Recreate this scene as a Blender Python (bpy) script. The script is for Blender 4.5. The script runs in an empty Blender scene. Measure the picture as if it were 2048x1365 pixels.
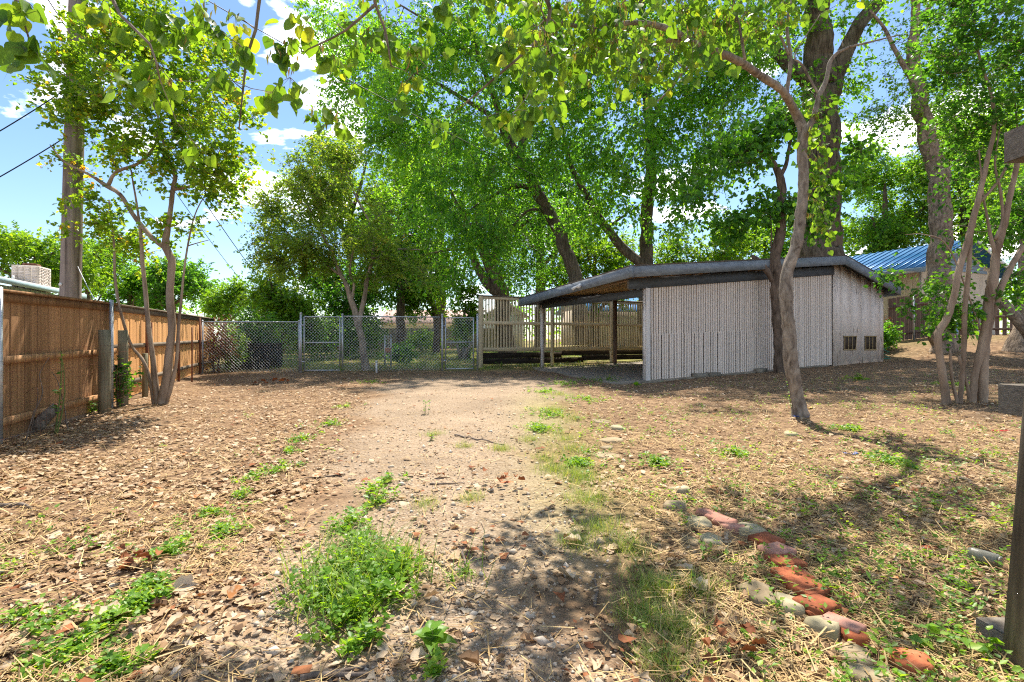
import bpy, math, random
import numpy as np
from mathutils import Vector, noise as mnoise

# ---------------------------------------------------------------- camera, sky, sun, exposure
F, CX, CY, CAM_H = 1000.0, 1024.0, 682.5, 1.3
SC = bpy.context.scene
COL = SC.collection
cam_data = bpy.data.cameras.new('camera')
cam_data.sensor_width = 36.0
cam_data.lens = 36.0 * F / 2048.0
cam_data.clip_start = 0.05
cam_data.clip_end = 2000.0
cam = bpy.data.objects.new('camera', cam_data)
cam.location = (0, 0, CAM_H)
cam.rotation_euler = (math.radians(90), 0, 0)
COL.objects.link(cam)
SC.camera = cam

SUN_EL = math.radians(61)
SUN_AZ = math.radians(6)          # from straight ahead (+Y) towards the right (+X)
world = bpy.data.worlds.new('World')
SC.world = world
world.use_nodes = True
wn, wl = world.node_tree.nodes, world.node_tree.links
bg = wn['Background']
sky = wn.new('ShaderNodeTexSky')
sky.sky_type = 'NISHITA'
sky.sun_disc = False
sky.sun_elevation = SUN_EL
sky.sun_rotation = SUN_AZ
sky.air_density = 1.0
sky.dust_density = 0.3
sky.ozone_density = 1.6
# scattered fair-weather clouds over the whole sky dome
wtc = wn.new('ShaderNodeTexCoord')
wmap = wn.new('ShaderNodeMapping')
wmap.inputs['Scale'].default_value = (1.0, 1.0, 2.4)
wmap.inputs['Location'].default_value = (2.35, 1.2, 0.4)
wl.new(wtc.outputs['Generated'], wmap.inputs['Vector'])
wno = wn.new('ShaderNodeTexNoise')
wno.inputs['Scale'].default_value = 4.6
wno.inputs['Detail'].default_value = 8.0
wno.inputs['Roughness'].default_value = 0.56
wno.inputs['Distortion'].default_value = 0.25
wl.new(wmap.outputs[0], wno.inputs['Vector'])
wr = wn.new('ShaderNodeValToRGB')
wr.color_ramp.elements[0].position = 0.555
wr.color_ramp.elements[0].color = (0, 0, 0, 1)
wr.color_ramp.elements[1].position = 0.665
wr.color_ramp.elements[1].color = (1, 1, 1, 1)
wl.new(wno.outputs['Fac'], wr.inputs['Fac'])
wmx = wn.new('ShaderNodeMix')
wmx.data_type = 'RGBA'
wmx.inputs[7].default_value = (21.0, 20.3, 19.6, 1)
wl.new(wr.outputs['Color'], wmx.inputs[0])
whs = wn.new('ShaderNodeHueSaturation')
whs.inputs['Saturation'].default_value = 1.1
wl.new(sky.outputs[0], whs.inputs['Color'])
wl.new(whs.outputs[0], wmx.inputs[6])
wl.new(wmx.outputs[2], bg.inputs['Color'])
bg.inputs['Strength'].default_value = 0.070

sun_data = bpy.data.lights.new('sun', 'SUN')
sun_data.energy = 3.45
sun_data.angle = math.radians(0.53)
sun_data.color = (1.0, 0.93, 0.82)
sun = bpy.data.objects.new('sun', sun_data)
_sd = Vector((math.sin(SUN_AZ) * math.cos(SUN_EL), math.cos(SUN_AZ) * math.cos(SUN_EL), math.sin(SUN_EL)))
sun.rotation_euler = _sd.to_track_quat('Z', 'Y').to_euler()
sun.location = _sd * 60
COL.objects.link(sun)

SC.view_settings.view_transform = 'Standard'
SC.view_settings.look = 'None'
SC.view_settings.exposure = 1.62
SC.view_settings.gamma = 1.0
SC.view_settings.use_curve_mapping = False
SC.render.engine = 'CYCLES'
SC.cycles.max_bounces = 8
SC.cycles.diffuse_bounces = 4
SC.cycles.transmission_bounces = 5
SC.cycles.glossy_bounces = 2
SC.cycles.use_denoising = False
SC.cycles.use_adaptive_sampling = False
SC.cycles.pixel_filter_type = 'BLACKMAN_HARRIS'
SC.cycles.filter_width = 1.15
SC.cycles.sample_clamp_indirect = 6.0

# ---------------------------------------------------------------- terrain function and pixel helpers
def sstep(a, b, x):
    t = np.clip((x - a) / (b - a), 0, 1)
    return t * t * (3 - 2 * t)

def ground_z(x, y):
    x = np.asarray(x, float); y = np.asarray(y, float)
    z = 0.016 * np.clip(y, 0, 45)
    z = z + 0.032 * np.clip(x - 2.5, 0, 14)
    z = z + 0.15 * np.clip(x - 13, 0, 5) * sstep(10, 18, y)
    z = z + 0.012 * np.sin(x * 2.1 + 0.7 * y) * np.sin(y * 1.7 - 0.4 * x)
    z = z + 0.006 * np.sin(x * 6.3 + 1.2) * np.sin(y * 5.1 + x)
    z = z + 0.003 * np.sin(x * 17.3 + 3 * np.sin(y * 4)) * np.sin(y * 14.1 + 2 * np.sin(x * 5))
    return z

def gz(x, y):
    return float(ground_z(x, y))

def at(px, py, y):
    return Vector(((px - CX) / F * y, y, CAM_H - (py - CY) / F * y))

def gp(px, py):
    y = 5.0
    for _ in range(60):
        x = (px - CX) / F * y
        ny = (CAM_H - gz(x, y)) * F / (py - CY)
        y = 0.5 * y + 0.5 * max(0.5, min(ny, 80))
    x = (px - CX) / F * y
    return Vector((x, y, gz(x, y)))

# ---------------------------------------------------------------- object helpers
def tag(o, label=None, cat=None, group=None, kind=None):
    if label: o['label'] = label
    if cat: o['category'] = cat
    if group: o['group'] = group
    if kind: o['kind'] = kind
    return o

def empty(name, loc, label, cat, group=None, rz=0.0):
    o = bpy.data.objects.new(name, None)
    o.location = loc
    o.rotation_euler = (0, 0, rz)
    o.empty_display_size = 0.1
    COL.objects.link(o)
    return tag(o, label, cat, group)

def link(name, me, parent=None, loc=(0, 0, 0), rot=(0, 0, 0), scale=(1, 1, 1)):
    o = bpy.data.objects.new(name, me)
    o.location = loc
    o.rotation_euler = rot
    o.scale = scale
    COL.objects.link(o)
    if parent is not None:
        o.parent = parent
    return o

def raw_mesh(name, V, tris=None, quads=None, mat=None, smooth=False, tint=None):
    me = bpy.data.meshes.new(name)
    V = np.asarray(V, np.float32)
    nt = 0 if tris is None else len(tris)
    nq = 0 if quads is None else len(quads)
    me.vertices.add(len(V))
    me.vertices.foreach_set('co', V.ravel())
    me.loops.add(nt * 3 + nq * 4)
    me.polygons.add(nt + nq)
    idx = []
    if nt: idx.append(np.asarray(tris, np.int32).ravel())
    if nq: idx.append(np.asarray(quads, np.int32).ravel())
    me.loops.foreach_set('vertex_index', np.concatenate(idx))
    starts = np.concatenate([np.arange(nt, dtype=np.int32) * 3, nt * 3 + np.arange(nq, dtype=np.int32) * 4])
    me.polygons.foreach_set('loop_start', starts)
    if smooth:
        me.polygons.foreach_set('use_smooth', np.ones(nt + nq, bool))
    if tint is not None:
        a = me.attributes.new('tint', 'FLOAT', 'POINT')
        a.data.foreach_set('value', np.asarray(tint, np.float32))
    me.update(calc_edges=True)
    if mat is not None:
        me.materials.append(mat)
    return me

class MB:
    """collects boxes, beams, tubes and free faces for one mesh"""
    def __init__(s):
        s.V, s.Q, s.T, s.n = [], [], [], 0
    def add(s, V, quads=None, tris=None):
        V = np.asarray(V, float).reshape(-1, 3)
        if quads is not None and len(quads): s.Q.append(np.asarray(quads, int) + s.n)
        if tris is not None and len(tris): s.T.append(np.asarray(tris, int) + s.n)
        s.V.append(V); s.n += len(V)
        return s
    def hexa(s, p):
        """p: 8 corners, bottom ring 0-3 then top ring 4-7"""
        return s.add(p, quads=[(3, 2, 1, 0), (4, 5, 6, 7), (0, 1, 5, 4), (1, 2, 6, 5), (2, 3, 7, 6), (3, 0, 4, 7)])
    def box(s, c, d):
        x, y, z = c; a, b, h = d[0] / 2, d[1] / 2, d[2] / 2
        return s.hexa([(x - a, y - b, z - h), (x + a, y - b, z - h), (x + a, y + b, z - h), (x - a, y + b, z - h),
                       (x - a, y - b, z + h), (x + a, y - b, z + h), (x + a, y + b, z + h), (x - a, y + b, z + h)])
    def beam(s, p, q, w, h):
        """box whose top centre line runs p -> q; w across (horizontal), h downwards"""
        p, q = np.array(p, float), np.array(q, float)
        d = q - p; n = np.array([-d[1], d[0], 0.0]); n /= (np.linalg.norm(n) + 1e-9)
        n *= w / 2; dn = np.array([0, 0, -h])
        return s.hexa([p - n + dn, q - n + dn, q + n + dn, p + n + dn, p - n, q - n, q + n, p + n])
    def tube(s, P, R, sides=8, cap=True, rough=0.0, seed=0, ridges=0, lump=0.0, flare=0.0):
        P = np.asarray(P, float); n = len(P)
        R = np.broadcast_to(np.asarray(R, float), (n,)).copy()
        T = np.gradient(P, axis=0)
        T /= (np.linalg.norm(T, axis=1, keepdims=True) + 1e-9)
        a = np.array([0, 0, 1.0]) if abs(T[0][2]) < 0.9 else np.array([1.0, 0, 0])
        u = np.cross(T[0], a); u /= np.linalg.norm(u)
        rings = []
        ang = np.arange(sides) * 2 * math.pi / sides
        rg = np.random.default_rng(seed)
        prof = 1 + rough * rg.normal(0, 0.5, sides)
        for i in range(n):
            u = u - T[i] * np.dot(u, T[i]); u /= (np.linalg.norm(u) + 1e-9)
            v = np.cross(T[i], u)
            rr = R[i]
            if rough:
                prof = 0.8 * prof + 0.2 * (1 + rough * rg.normal(0, 1.6, sides))
                rr = R[i] * prof
                if ridges:
                    rr = rr * (1 + 0.05 * np.sin(ang * ridges + 0.6 * i))
            if lump:
                dirs = np.outer(np.cos(ang), u) + np.outer(np.sin(ang), v)
                q = P[i] + dirs * R[i]
                s1 = 0.55 / max(R[i], 0.03); st = np.array([1, 1, 0.45])
                rr = rr * (1 + lump * np.array([0.9 * mnoise.noise(Vector(k_ * s1 * st)) + 0.6 * mnoise.noise(Vector(k_ * s1 * 3.1 * st + 5)) for k_ in q]))
            if flare:
                hgt = np.linalg.norm(P[i] - P[0]) / max(R[0], 1e-3)
                fl = math.exp(-hgt * 0.9)
                rr = rr * (1 + flare * fl * (0.5 + 0.5 * np.sin(ang * 5 + seed)))
            rings.append(P[i] + np.outer(np.cos(ang) * rr, u) + np.outer(np.sin(ang) * rr, v))
        V = np.concatenate(rings)
        q = []
        j = np.arange(sides); jn = (j + 1) % sides
        for i in range(n - 1):
            q.append(np.stack([i * sides + j, i * sides + jn, (i + 1) * sides + jn, (i + 1) * sides + j], 1))
        tr = []
        if cap:
            V = np.concatenate([V, P[:1], P[-1:]])
            tr = np.concatenate([np.stack([jn, j, np.full(sides, n * sides)], 1),
                                 np.stack([(n - 1) * sides + j, (n - 1) * sides + jn, np.full(sides, n * sides + 1)], 1)])
        return s.add(V, np.concatenate(q), tr if cap else None)
    def mesh(s, name, mat, origin=(0, 0, 0), smooth=False):
        V = np.concatenate(s.V) - np.array(origin, float)
        return raw_mesh(name, V, np.concatenate(s.T) if s.T else None, np.concatenate(s.Q) if s.Q else None, mat, smooth)
    def build(s, name, mat, parent=None, origin=(0, 0, 0), smooth=False):
        return link(name, s.mesh(name, mat, origin, smooth), parent, (0, 0, 0) if parent is not None else origin)

def box_part(name, mat, parent, c, d, rot=(0, 0, 0)):
    return link(name, MB().box((0, 0, 0), d).mesh(name, mat), parent, c, rot)

_unit = {}
def unit_box(mat, bevel=0.0):
    """a shared 1 m cube mesh per material, scaled by each object that uses it"""
    if mat.name not in _unit:
        _unit[mat.name] = MB().box((0, 0, 0), (1, 1, 1)).mesh('board', mat)
    return _unit[mat.name]

def board(name, mat, parent, c, d, rot=(0, 0, 0)):
    return link(name, unit_box(mat), parent, c, rot, d)

# ---------------------------------------------------------------- materials
def srgb(r, g, b):
    f = lambda c: c / 12.92 if c <= 0.04045 else ((c + 0.055) / 1.055) ** 2.4
    return (f(r / 255), f(g / 255), f(b / 255), 1)

def ramp(nt, stops):
    r = nt.nodes.new('ShaderNodeValToRGB')
    el = r.color_ramp.elements
    while len(el) < len(stops): el.new(0.5)
    for e, (p, c) in zip(el, stops):
        e.position = p
        e.color = c if len(c) == 4 else (*c, 1)
    return r

def base_mat(name, rough=0.8, spec=0.3):
    m = bpy.data.materials.new(name); m.use_nodes = True
    nt = m.node_tree; b = nt.nodes['Principled BSDF']
    b.inputs['Roughness'].default_value = rough
    b.inputs['Specular IOR Level'].default_value = spec
    return m, nt, b

def coords(nt, scale, rand=True, src='Object'):
    tc = nt.nodes.new('ShaderNodeTexCoord')
    vec = tc.outputs[src]
    if src == 'Object':
        geo = None
    if rand:
        oi = nt.nodes.new('ShaderNodeObjectInfo')
        ml = nt.nodes.new('ShaderNodeMath'); ml.operation = 'MULTIPLY'; ml.inputs[1].default_value = 61.7
        nt.links.new(oi.outputs['Random'], ml.inputs[0])
        ad = nt.nodes.new('ShaderNodeVectorMath'); ad.operation = 'ADD'
        nt.links.new(vec, ad.inputs[0]); nt.links.new(ml.outputs[0], ad.inputs[1])
        vec = ad.outputs[0]
    mp = nt.nodes.new('ShaderNodeMapping')
    mp.inputs['Scale'].default_value = scale
    nt.links.new(vec, mp.inputs['Vector'])
    return mp.outputs[0]

def noise_node(nt, vec, scale, detail=5, rough=0.6, dist=0.0):
    n = nt.nodes.new('ShaderNodeTexNoise')
    n.inputs['Scale'].default_value = scale
    n.inputs['Detail'].default_value = detail
    n.inputs['Roughness'].default_value = rough
    n.inputs['Distortion'].default_value = dist
    nt.links.new(vec, n.inputs['Vector'])
    return n

def bump(nt, b, height, strength=0.4, dist=0.02):
    bn = nt.nodes.new('ShaderNodeBump')
    bn.inputs['Strength'].default_value = strength
    bn.inputs['Distance'].default_value = dist
    nt.links.new(height, bn.inputs['Height'])
    nt.links.new(bn.outputs[0], b.inputs['Normal'])
    return bn

def noise_mat(name, stops, scale=4, stretch=(1, 1, 1), detail=6, rough=0.85, bumps=0.4, bd=0.01, vary=0.12, dist=0.0, spec=0.25, metallic=0.0, rand=True, src='Object'):
    m, nt, b = base_mat(name, rough, spec)
    b.inputs['Metallic'].default_value = metallic
    v = coords(nt, stretch, rand, src)
    n = noise_node(nt, v, scale, detail, 0.65, dist)
    r = ramp(nt, stops)
    nt.links.new(n.outputs['Fac'], r.inputs['Fac'])
    out = r.outputs['Color']
    if vary:
        oi = nt.nodes.new('ShaderNodeObjectInfo')
        mr = nt.nodes.new('ShaderNodeMapRange')
        mr.inputs['To Min'].default_value = 1 - vary; mr.inputs['To Max'].default_value = 1 + vary
        nt.links.new(oi.outputs['Random'], mr.inputs['Value'])
        hs = nt.nodes.new('ShaderNodeHueSaturation')
        nt.links.new(mr.outputs[0], hs.inputs['Value']); nt.links.new(out, hs.inputs['Color'])
        out = hs.outputs[0]
    nt.links.new(out, b.inputs['Base Color'])
    if bumps: bump(nt, b, n.outputs['Fac'], bumps, bd)
    return m

def paint_mat(name, paint, under, cover=0.55, stretch=(1, 1, 0.15), scale=9, rough=0.7, vary=0.06):
    """weathered paint that flakes off to bare wood"""
    m, nt, b = base_mat(name, rough, 0.3)
    v = coords(nt, stretch, True)
    n1 = noise_node(nt, v, scale, 7, 0.7)
    v2 = coords(nt, (1, 1, 1), True)
    n2 = noise_node(nt, v2, 2.2, 3, 0.5)
    ad = nt.nodes.new('ShaderNodeMath'); ad.operation = 'MULTIPLY_ADD'
    ad.inputs[1].default_value = 0.45; nt.links.new(n2.outputs['Fac'], ad.inputs[0]); nt.links.new(n1.outputs['Fac'], ad.inputs[2])
    r = ramp(nt, [(cover + 0.16, (0, 0, 0, 1)), (cover + 0.27, (1, 1, 1, 1))])
    nt.links.new(ad.outputs[0], r.inputs['Fac'])
    n3 = noise_node(nt, v, scale * 2.5, 4, 0.6)
    rp = ramp(nt, [(0.3, tuple(c * 0.82 for c in paint[:3])), (0.7, paint[:3])])
    nt.links.new(n3.outputs['Fac'], rp.inputs['Fac'])
    ru = ramp(nt, [(0.3, tuple(c * 0.6 for c in under[:3])), (0.7, under[:3])])
    nt.links.new(n3.outputs['Fac'], ru.inputs['Fac'])
    mx = nt.nodes.new('ShaderNodeMix'); mx.data_type = 'RGBA'
    nt.links.new(r.outputs['Color'], mx.inputs[0]); nt.links.new(rp.outputs[0], mx.inputs[6]); nt.links.new(ru.outputs[0], mx.inputs[7])
    oi = nt.nodes.new('ShaderNodeObjectInfo')
    mr = nt.nodes.new('ShaderNodeMapRange'); mr.inputs['To Min'].default_value = 1 - vary; mr.inputs['To Max'].default_value = 1 + vary
    nt.links.new(oi.outputs['Random'], mr.inputs['Value'])
    hs = nt.nodes.new('ShaderNodeHueSaturation'); nt.links.new(mr.outputs[0], hs.inputs['Value']); nt.links.new(mx.outputs[2], hs.inputs['Color'])
    nt.links.new(hs.outputs[0], b.inputs['Base Color'])
    bump(nt, b, r.outputs['Color'], -0.35, 0.004)
    return m

def leaf_mat(name, stops, trans=0.4, rough=0.45, tcol=(2.4, 2.1, 0.6), spec=0.35):
    m, nt, b = base_mat(name, rough, spec)
    at_ = nt.nodes.new('ShaderNodeAttribute'); at_.attribute_name = 'tint'
    r = ramp(nt, stops)
    mo = noise_node(nt, coords(nt, (1, 1, 1), False), 38, 4, 0.6)
    ma = nt.nodes.new('ShaderNodeMath'); ma.operation = 'MULTIPLY_ADD'; ma.inputs[1].default_value = 0.34; ma.use_clamp = True
    mb_ = nt.nodes.new('ShaderNodeMath'); mb_.operation = 'SUBTRACT'; mb_.inputs[1].default_value = 0.17
    nt.links.new(at_.outputs['Fac'], mb_.inputs[0]); nt.links.new(mo.outputs['Fac'], ma.inputs[0]); nt.links.new(mb_.outputs[0], ma.inputs[2])
    nt.links.new(ma.outputs[0], r.inputs['Fac'])
    nt.links.new(r.outputs[0], b.inputs['Base Color'])
    tr = nt.nodes.new('ShaderNodeBsdfTranslucent')
    mu = nt.nodes.new('ShaderNodeMix'); mu.data_type = 'RGBA'; mu.blend_type = 'MULTIPLY'
    mu.inputs[0].default_value = 1.0
    mu.inputs[7].default_value = (*tcol, 1)
    mu.clamp_result = False
    nt.links.new(r.outputs[0], mu.inputs[6]); nt.links.new(mu.outputs[2], tr.inputs['Color'])
    ms = nt.nodes.new('ShaderNodeMixShader'); ms.inputs[0].default_value = trans
    nt.links.new(b.outputs[0], ms.inputs[1]); nt.links.new(tr.outputs[0], ms.inputs[2])
    nt.links.new(ms.outputs[0], nt.nodes['Material Output'].inputs['Surface'])
    return m

def bark_mat(name, dark, light, sc=9, stretch=(1, 1, 0.18), strength=0.9, bd=0.03):
    m, nt, b = base_mat(name, 0.95, 0.15)
    v = coords(nt, stretch, False)
    n = noise_node(nt, v, sc, 8, 0.65, 0.6)
    v2 = coords(nt, (1, 1, 1), False)
    n2 = noise_node(nt, v2, 2.5, 3, 0.5)
    md = nt.nodes.new('ShaderNodeMath'); md.operation = 'MULTIPLY_ADD'; md.inputs[1].default_value = 0.35
    nt.links.new(n2.outputs['Fac'], md.inputs[0]); nt.links.new(n.outputs['Fac'], md.inputs[2])
    r = ramp(nt, [(0.48, dark), (0.66, tuple((d + l) / 2 for d, l in zip(dark, light))), (0.86, light)])
    nt.links.new(md.outputs[0], r.inputs['Fac']); nt.links.new(r.outputs[0], b.inputs['Base Color'])
    bump(nt, b, n.outputs['Fac'], strength, bd)
    return m

# woods, paints, metals
M_FENCE_OLD = noise_mat('cedar_weathered', [(0.25, (0.151, 0.081, 0.042)), (0.5, (0.319, 0.171, 0.081)), (0.75, (0.505, 0.286, 0.140))], 14, (1, 1, 0.07), 7, 0.85, 0.5, 0.006, 0.36)
M_FENCE_LIT = noise_mat('cedar_sunlit', [(0.25, (0.546, 0.259, 0.098)), (0.5, (0.820, 0.423, 0.170)), (0.75, (0.920, 0.573, 0.261))], 14, (1, 1, 0.07), 7, 0.8, 0.35, 0.004, 0.22)  # brighter copy of the weathered cedar, sunlight put into its colour
M_RAIL_GREY = noise_mat('grey_weathered_rail', [(0.25, (0.10, 0.08, 0.06)), (0.55, (0.23, 0.18, 0.13)), (0.8, (0.36, 0.29, 0.22))], 10, (0.12, 0.12, 1), 7, 0.9, 0.5, 0.006, 0.15)
M_FENCE_FAR = noise_mat('far_fence_board', [(0.25, (0.150, 0.112, 0.081)), (0.5, (0.275, 0.219, 0.163)), (0.75, (0.413, 0.338, 0.250))], 12, (1, 1, 0.08), 6, 0.9, 0.4, 0.006, 0.2)
M_FENCE_BROWN = noise_mat('brown_picket', [(0.25, (0.07, 0.045, 0.036)), (0.5, (0.15, 0.10, 0.08)), (0.75, (0.25, 0.175, 0.145))], 12, (1, 1, 0.08), 6, 0.9, 0.4, 0.006, 0.22)
M_POST_GREEN = noise_mat('treated_round_post', [(0.25, (0.07, 0.065, 0.04)), (0.5, (0.17, 0.15, 0.095)), (0.8, (0.29, 0.26, 0.18))], 12, (1, 1, 0.1), 7, 0.9, 0.6, 0.008, 0.1)
M_TIMBER = noise_mat('weathered_timber', [(0.25, (0.062, 0.050, 0.040)), (0.5, (0.163, 0.138, 0.112)), (0.78, (0.350, 0.300, 0.237))], 16, (1, 1, 0.08), 8, 0.92, 0.8, 0.008, 0.1)
M_TIMBER_END = noise_mat('timber_end_grain', [(0.3, (0.068, 0.060, 0.051)), (0.5, (0.187, 0.162, 0.136)), (0.7, (0.374, 0.323, 0.272))], 26, (0.5, 0.35, 1.6), 8, 0.95, 0.9, 0.008, 0.05, 1.2)
M_POLE = bark_mat('utility_pole_wood', (0.11, 0.088, 0.075), (0.38, 0.315, 0.275), 11, (1, 1, 0.05), 0.7, 0.02)
M_GALV = noise_mat('galvanised_steel', [(0.3, (0.34, 0.36, 0.38)), (0.7, (0.56, 0.58, 0.60))], 8, (1, 1, 1), 4, 0.45, 0.05, 0.002, 0.05, 0, 0.5, 0.55)
M_WIRE = noise_mat('galvanised_wire', [(0.3, (0.450, 0.463, 0.463)), (0.7, (0.750, 0.762, 0.775))], 5, (1, 1, 1), 2, 0.5, 0, 0.001, 0.0, 0, 0.5, 0.45)
M_RUST = noise_mat('rusty_steel', [(0.3, (0.09, 0.035, 0.022)), (0.55, (0.19, 0.075, 0.045)), (0.8, (0.30, 0.15, 0.09))], 12, (1, 1, 0.5), 6, 0.85, 0.3, 0.003)
M_CABLE = noise_mat('black_cable', [(0.3, (0.012, 0.012, 0.013)), (0.7, (0.03, 0.03, 0.032))], 5, rough=0.6, bumps=0, vary=0)
M_SLAT = paint_mat('flaking_blush_paint', (0.86, 0.725, 0.625), (0.22, 0.15, 0.105), 0.68, (0.3, 0.3, 1.3), 11)
M_PANEL = paint_mat('flaking_panel_paint', (0.86, 0.73, 0.635), (0.28, 0.22, 0.17), 0.64, (1, 1, 0.10), 13, vary=0.03)
M_POST_W = paint_mat('worn_white_post', (0.76, 0.70, 0.66), (0.20, 0.14, 0.10), 0.64, (1, 1, 0.12), 10)
M_LATTICE = paint_mat('cream_lattice_paint', (0.726, 0.583, 0.363), (0.264, 0.182, 0.099), 0.66, (1, 1, 0.2), 8, vary=0.12)
M_FASCIA = noise_mat('slate_blue_fascia', [(0.3, (0.136, 0.155, 0.179)), (0.55, (0.200, 0.227, 0.259)), (0.8, (0.320, 0.344, 0.376))], 5, (1, 1, 3), 7, 0.6, 0.05, 0.002, 0.04)
M_BEAM = noise_mat('dark_slate_beam', [(0.3, (0.056, 0.065, 0.077)), (0.7, (0.112, 0.125, 0.144))], 5, (1, 1, 3), 7, 0.65, 0.15, 0.003, 0.04)
M_SHINGLE = noise_mat('brown_roll_roofing', [(0.3, (0.055, 0.04, 0.03)), (0.5, (0.11, 0.085, 0.065)), (0.75, (0.19, 0.15, 0.115))], 22, (1, 1, 1), 8, 0.95, 0.7, 0.01, 0.05)
M_PLY = noise_mat('plywood_deck', [(0.3, (0.552, 0.309, 0.155)), (0.5, (0.747, 0.448, 0.236)), (0.75, (0.910, 0.585, 0.341))], 5, (3, 0.2, 1), 6, 0.75, 0.1, 0.003, 0.12)
M_CONC = noise_mat('old_concrete', [(0.3, (0.144, 0.120, 0.093)), (0.55, (0.242, 0.207, 0.161)), (0.8, (0.332, 0.286, 0.223))], 3.5, (1, 1, 1), 9, 0.9, 0.3, 0.01, 0.06)
M_VENT_DARK = noise_mat('vent_mesh', [(0.3, (0.04, 0.027, 0.018)), (0.7, (0.085, 0.058, 0.04))], 60, (1, 1, 1), 2, 0.8, 0.3, 0.003)
M_VENT_BAR = noise_mat('vent_frame', [(0.3, (0.28, 0.19, 0.085)), (0.7, (0.42, 0.30, 0.15))], 20, rough=0.7, bumps=0.2)
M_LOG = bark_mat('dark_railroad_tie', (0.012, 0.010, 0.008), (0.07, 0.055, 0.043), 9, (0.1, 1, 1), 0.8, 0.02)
M_BLUE_ROOF = noise_mat('blue_metal_roof', [(0.3, (0.018, 0.12, 0.30)), (0.7, (0.035, 0.19, 0.42))], 3, (1, 1, 1), 3, 0.32, 0.02, 0.002, 0.05, 0, 0.6, 0.25)
M_TRIM_BLUE = noise_mat('grey_blue_trim', [(0.3, (0.16, 0.22, 0.29)), (0.7, (0.24, 0.31, 0.39))], 4, rough=0.6, bumps=0.05)
M_SIDING = noise_mat('beige_siding', [(0.3, (0.50, 0.41, 0.31)), (0.7, (0.62, 0.52, 0.41))], 6, (1, 1, 0.2), 5, 0.75, 0.1, 0.003, 0.04)
M_BRICK_TAN = noise_mat('tan_brick', [(0.25, (0.363, 0.220, 0.138)), (0.5, (0.528, 0.341, 0.220)), (0.75, (0.682, 0.495, 0.341))], 14, (1, 1, 1), 5, 0.9, 0.4, 0.004, 0.25)
M_MORTAR = noise_mat('mortar', [(0.3, (0.38, 0.33, 0.27)), (0.7, (0.52, 0.46, 0.39))], 20, rough=0.95, bumps=0.3)
M_BRICK_PALE = noise_mat('pale_chimney_brick', [(0.25, (0.40, 0.32, 0.27)), (0.5, (0.55, 0.47, 0.41)), (0.75, (0.66, 0.59, 0.53))], 14, rough=0.9, bumps=0.4, vary=0.16)
M_MINT = noise_mat('mint_siding', [(0.3, (0.42, 0.55, 0.48)), (0.7, (0.54, 0.66, 0.59))], 5, (1, 1, 0.2), 5, 0.7, 0.1, 0.003, 0.04)
M_MINT_TRIM = noise_mat('blue_green_trim', [(0.3, (0.24, 0.34, 0.36)), (0.7, (0.34, 0.44, 0.46))], 4, rough=0.6, bumps=0.05)
M_ROOF_PALE = noise_mat('pale_shingle', [(0.3, (0.42, 0.41, 0.39)), (0.7, (0.62, 0.61, 0.585))], 18, rough=0.9, bumps=0.5)
M_ROOF_ROSE = noise_mat('rose_shingle', [(0.3, (0.33, 0.205, 0.17)), (0.7, (0.48, 0.33, 0.28))], 18, rough=0.9, bumps=0.5)
M_YELLOW_WALL = noise_mat('straw_wall', [(0.3, (0.56, 0.47, 0.26)), (0.7, (0.68, 0.59, 0.36))], 5, rough=0.8, bumps=0.1)
M_WHITE = noise_mat('white_paint', [(0.3, (0.68, 0.68, 0.67)), (0.7, (0.80, 0.80, 0.79))], 5, rough=0.6, bumps=0.05)
M_GLASS = noise_mat('dark_window_glass', [(0.3, (0.03, 0.04, 0.05)), (0.7, (0.07, 0.085, 0.10))], 2, rough=0.12, bumps=0, spec=0.7)
M_BLUE_PAINT = noise_mat('sky_blue_paint', [(0.3, (0.20, 0.36, 0.56)), (0.7, (0.29, 0.46, 0.66))], 4, rough=0.6, bumps=0.05)
M_BLACK_BIN = noise_mat('blackened_wood', [(0.3, (0.008, 0.008, 0.008)), (0.7, (0.03, 0.026, 0.022))], 9, (1, 1, 0.2), 6, 0.9, 0.5, 0.006)
M_BRICK_RED = noise_mat('red_clay_brick', [(0.2, (0.13, 0.042, 0.022)), (0.5, (0.36, 0.105, 0.045)), (0.8, (0.50, 0.17, 0.085))], 16, (1, 1, 1), 9, 0.92, 0.45, 0.003, 0.3)
M_BRICK_PINK = noise_mat('dusty_pink_brick', [(0.2, (0.230, 0.096, 0.065)), (0.5, (0.352, 0.177, 0.130)), (0.8, (0.444, 0.280, 0.216))], 9, (1, 1, 1), 8, 0.92, 0.45, 0.003, 0.15)
M_STONE = noise_mat('sandstone', [(0.2, (0.137, 0.102, 0.059)), (0.45, (0.259, 0.197, 0.118)), (0.65, (0.338, 0.266, 0.172)), (0.85, (0.403, 0.340, 0.250))], 5, (1, 1, 1), 9, 0.92, 0.7, 0.012, 0.16, 0.4)
M_STONE_GREY = noise_mat('lichen_stone', [(0.2, (0.190, 0.163, 0.095)), (0.5, (0.342, 0.292, 0.180)), (0.8, (0.513, 0.430, 0.286))], 6, (1, 1, 1), 9, 0.92, 0.7, 0.012, 0.12, 0.4)
M_RED_PLASTIC = noise_mat('red_plastic', [(0.3, (0.50, 0.03, 0.03)), (0.7, (0.62, 0.06, 0.06))], 5, rough=0.4, bumps=0.05)
M_BLUE_PLASTIC = noise_mat('blue_plastic', [(0.3, (0.03, 0.08, 0.34)), (0.7, (0.06, 0.15, 0.46))], 9, rough=0.4, bumps=0.2)
M_YELLOW_PLASTIC = noise_mat('yellow_scrap', [(0.3, (0.52, 0.33, 0.06)), (0.7, (0.64, 0.45, 0.12))], 9, rough=0.5, bumps=0.2)
M_HOSE = noise_mat('green_hose', [(0.3, (0.02, 0.16, 0.12)), (0.7, (0.04, 0.25, 0.18))], 9, rough=0.4, bumps=0.1)
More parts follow.
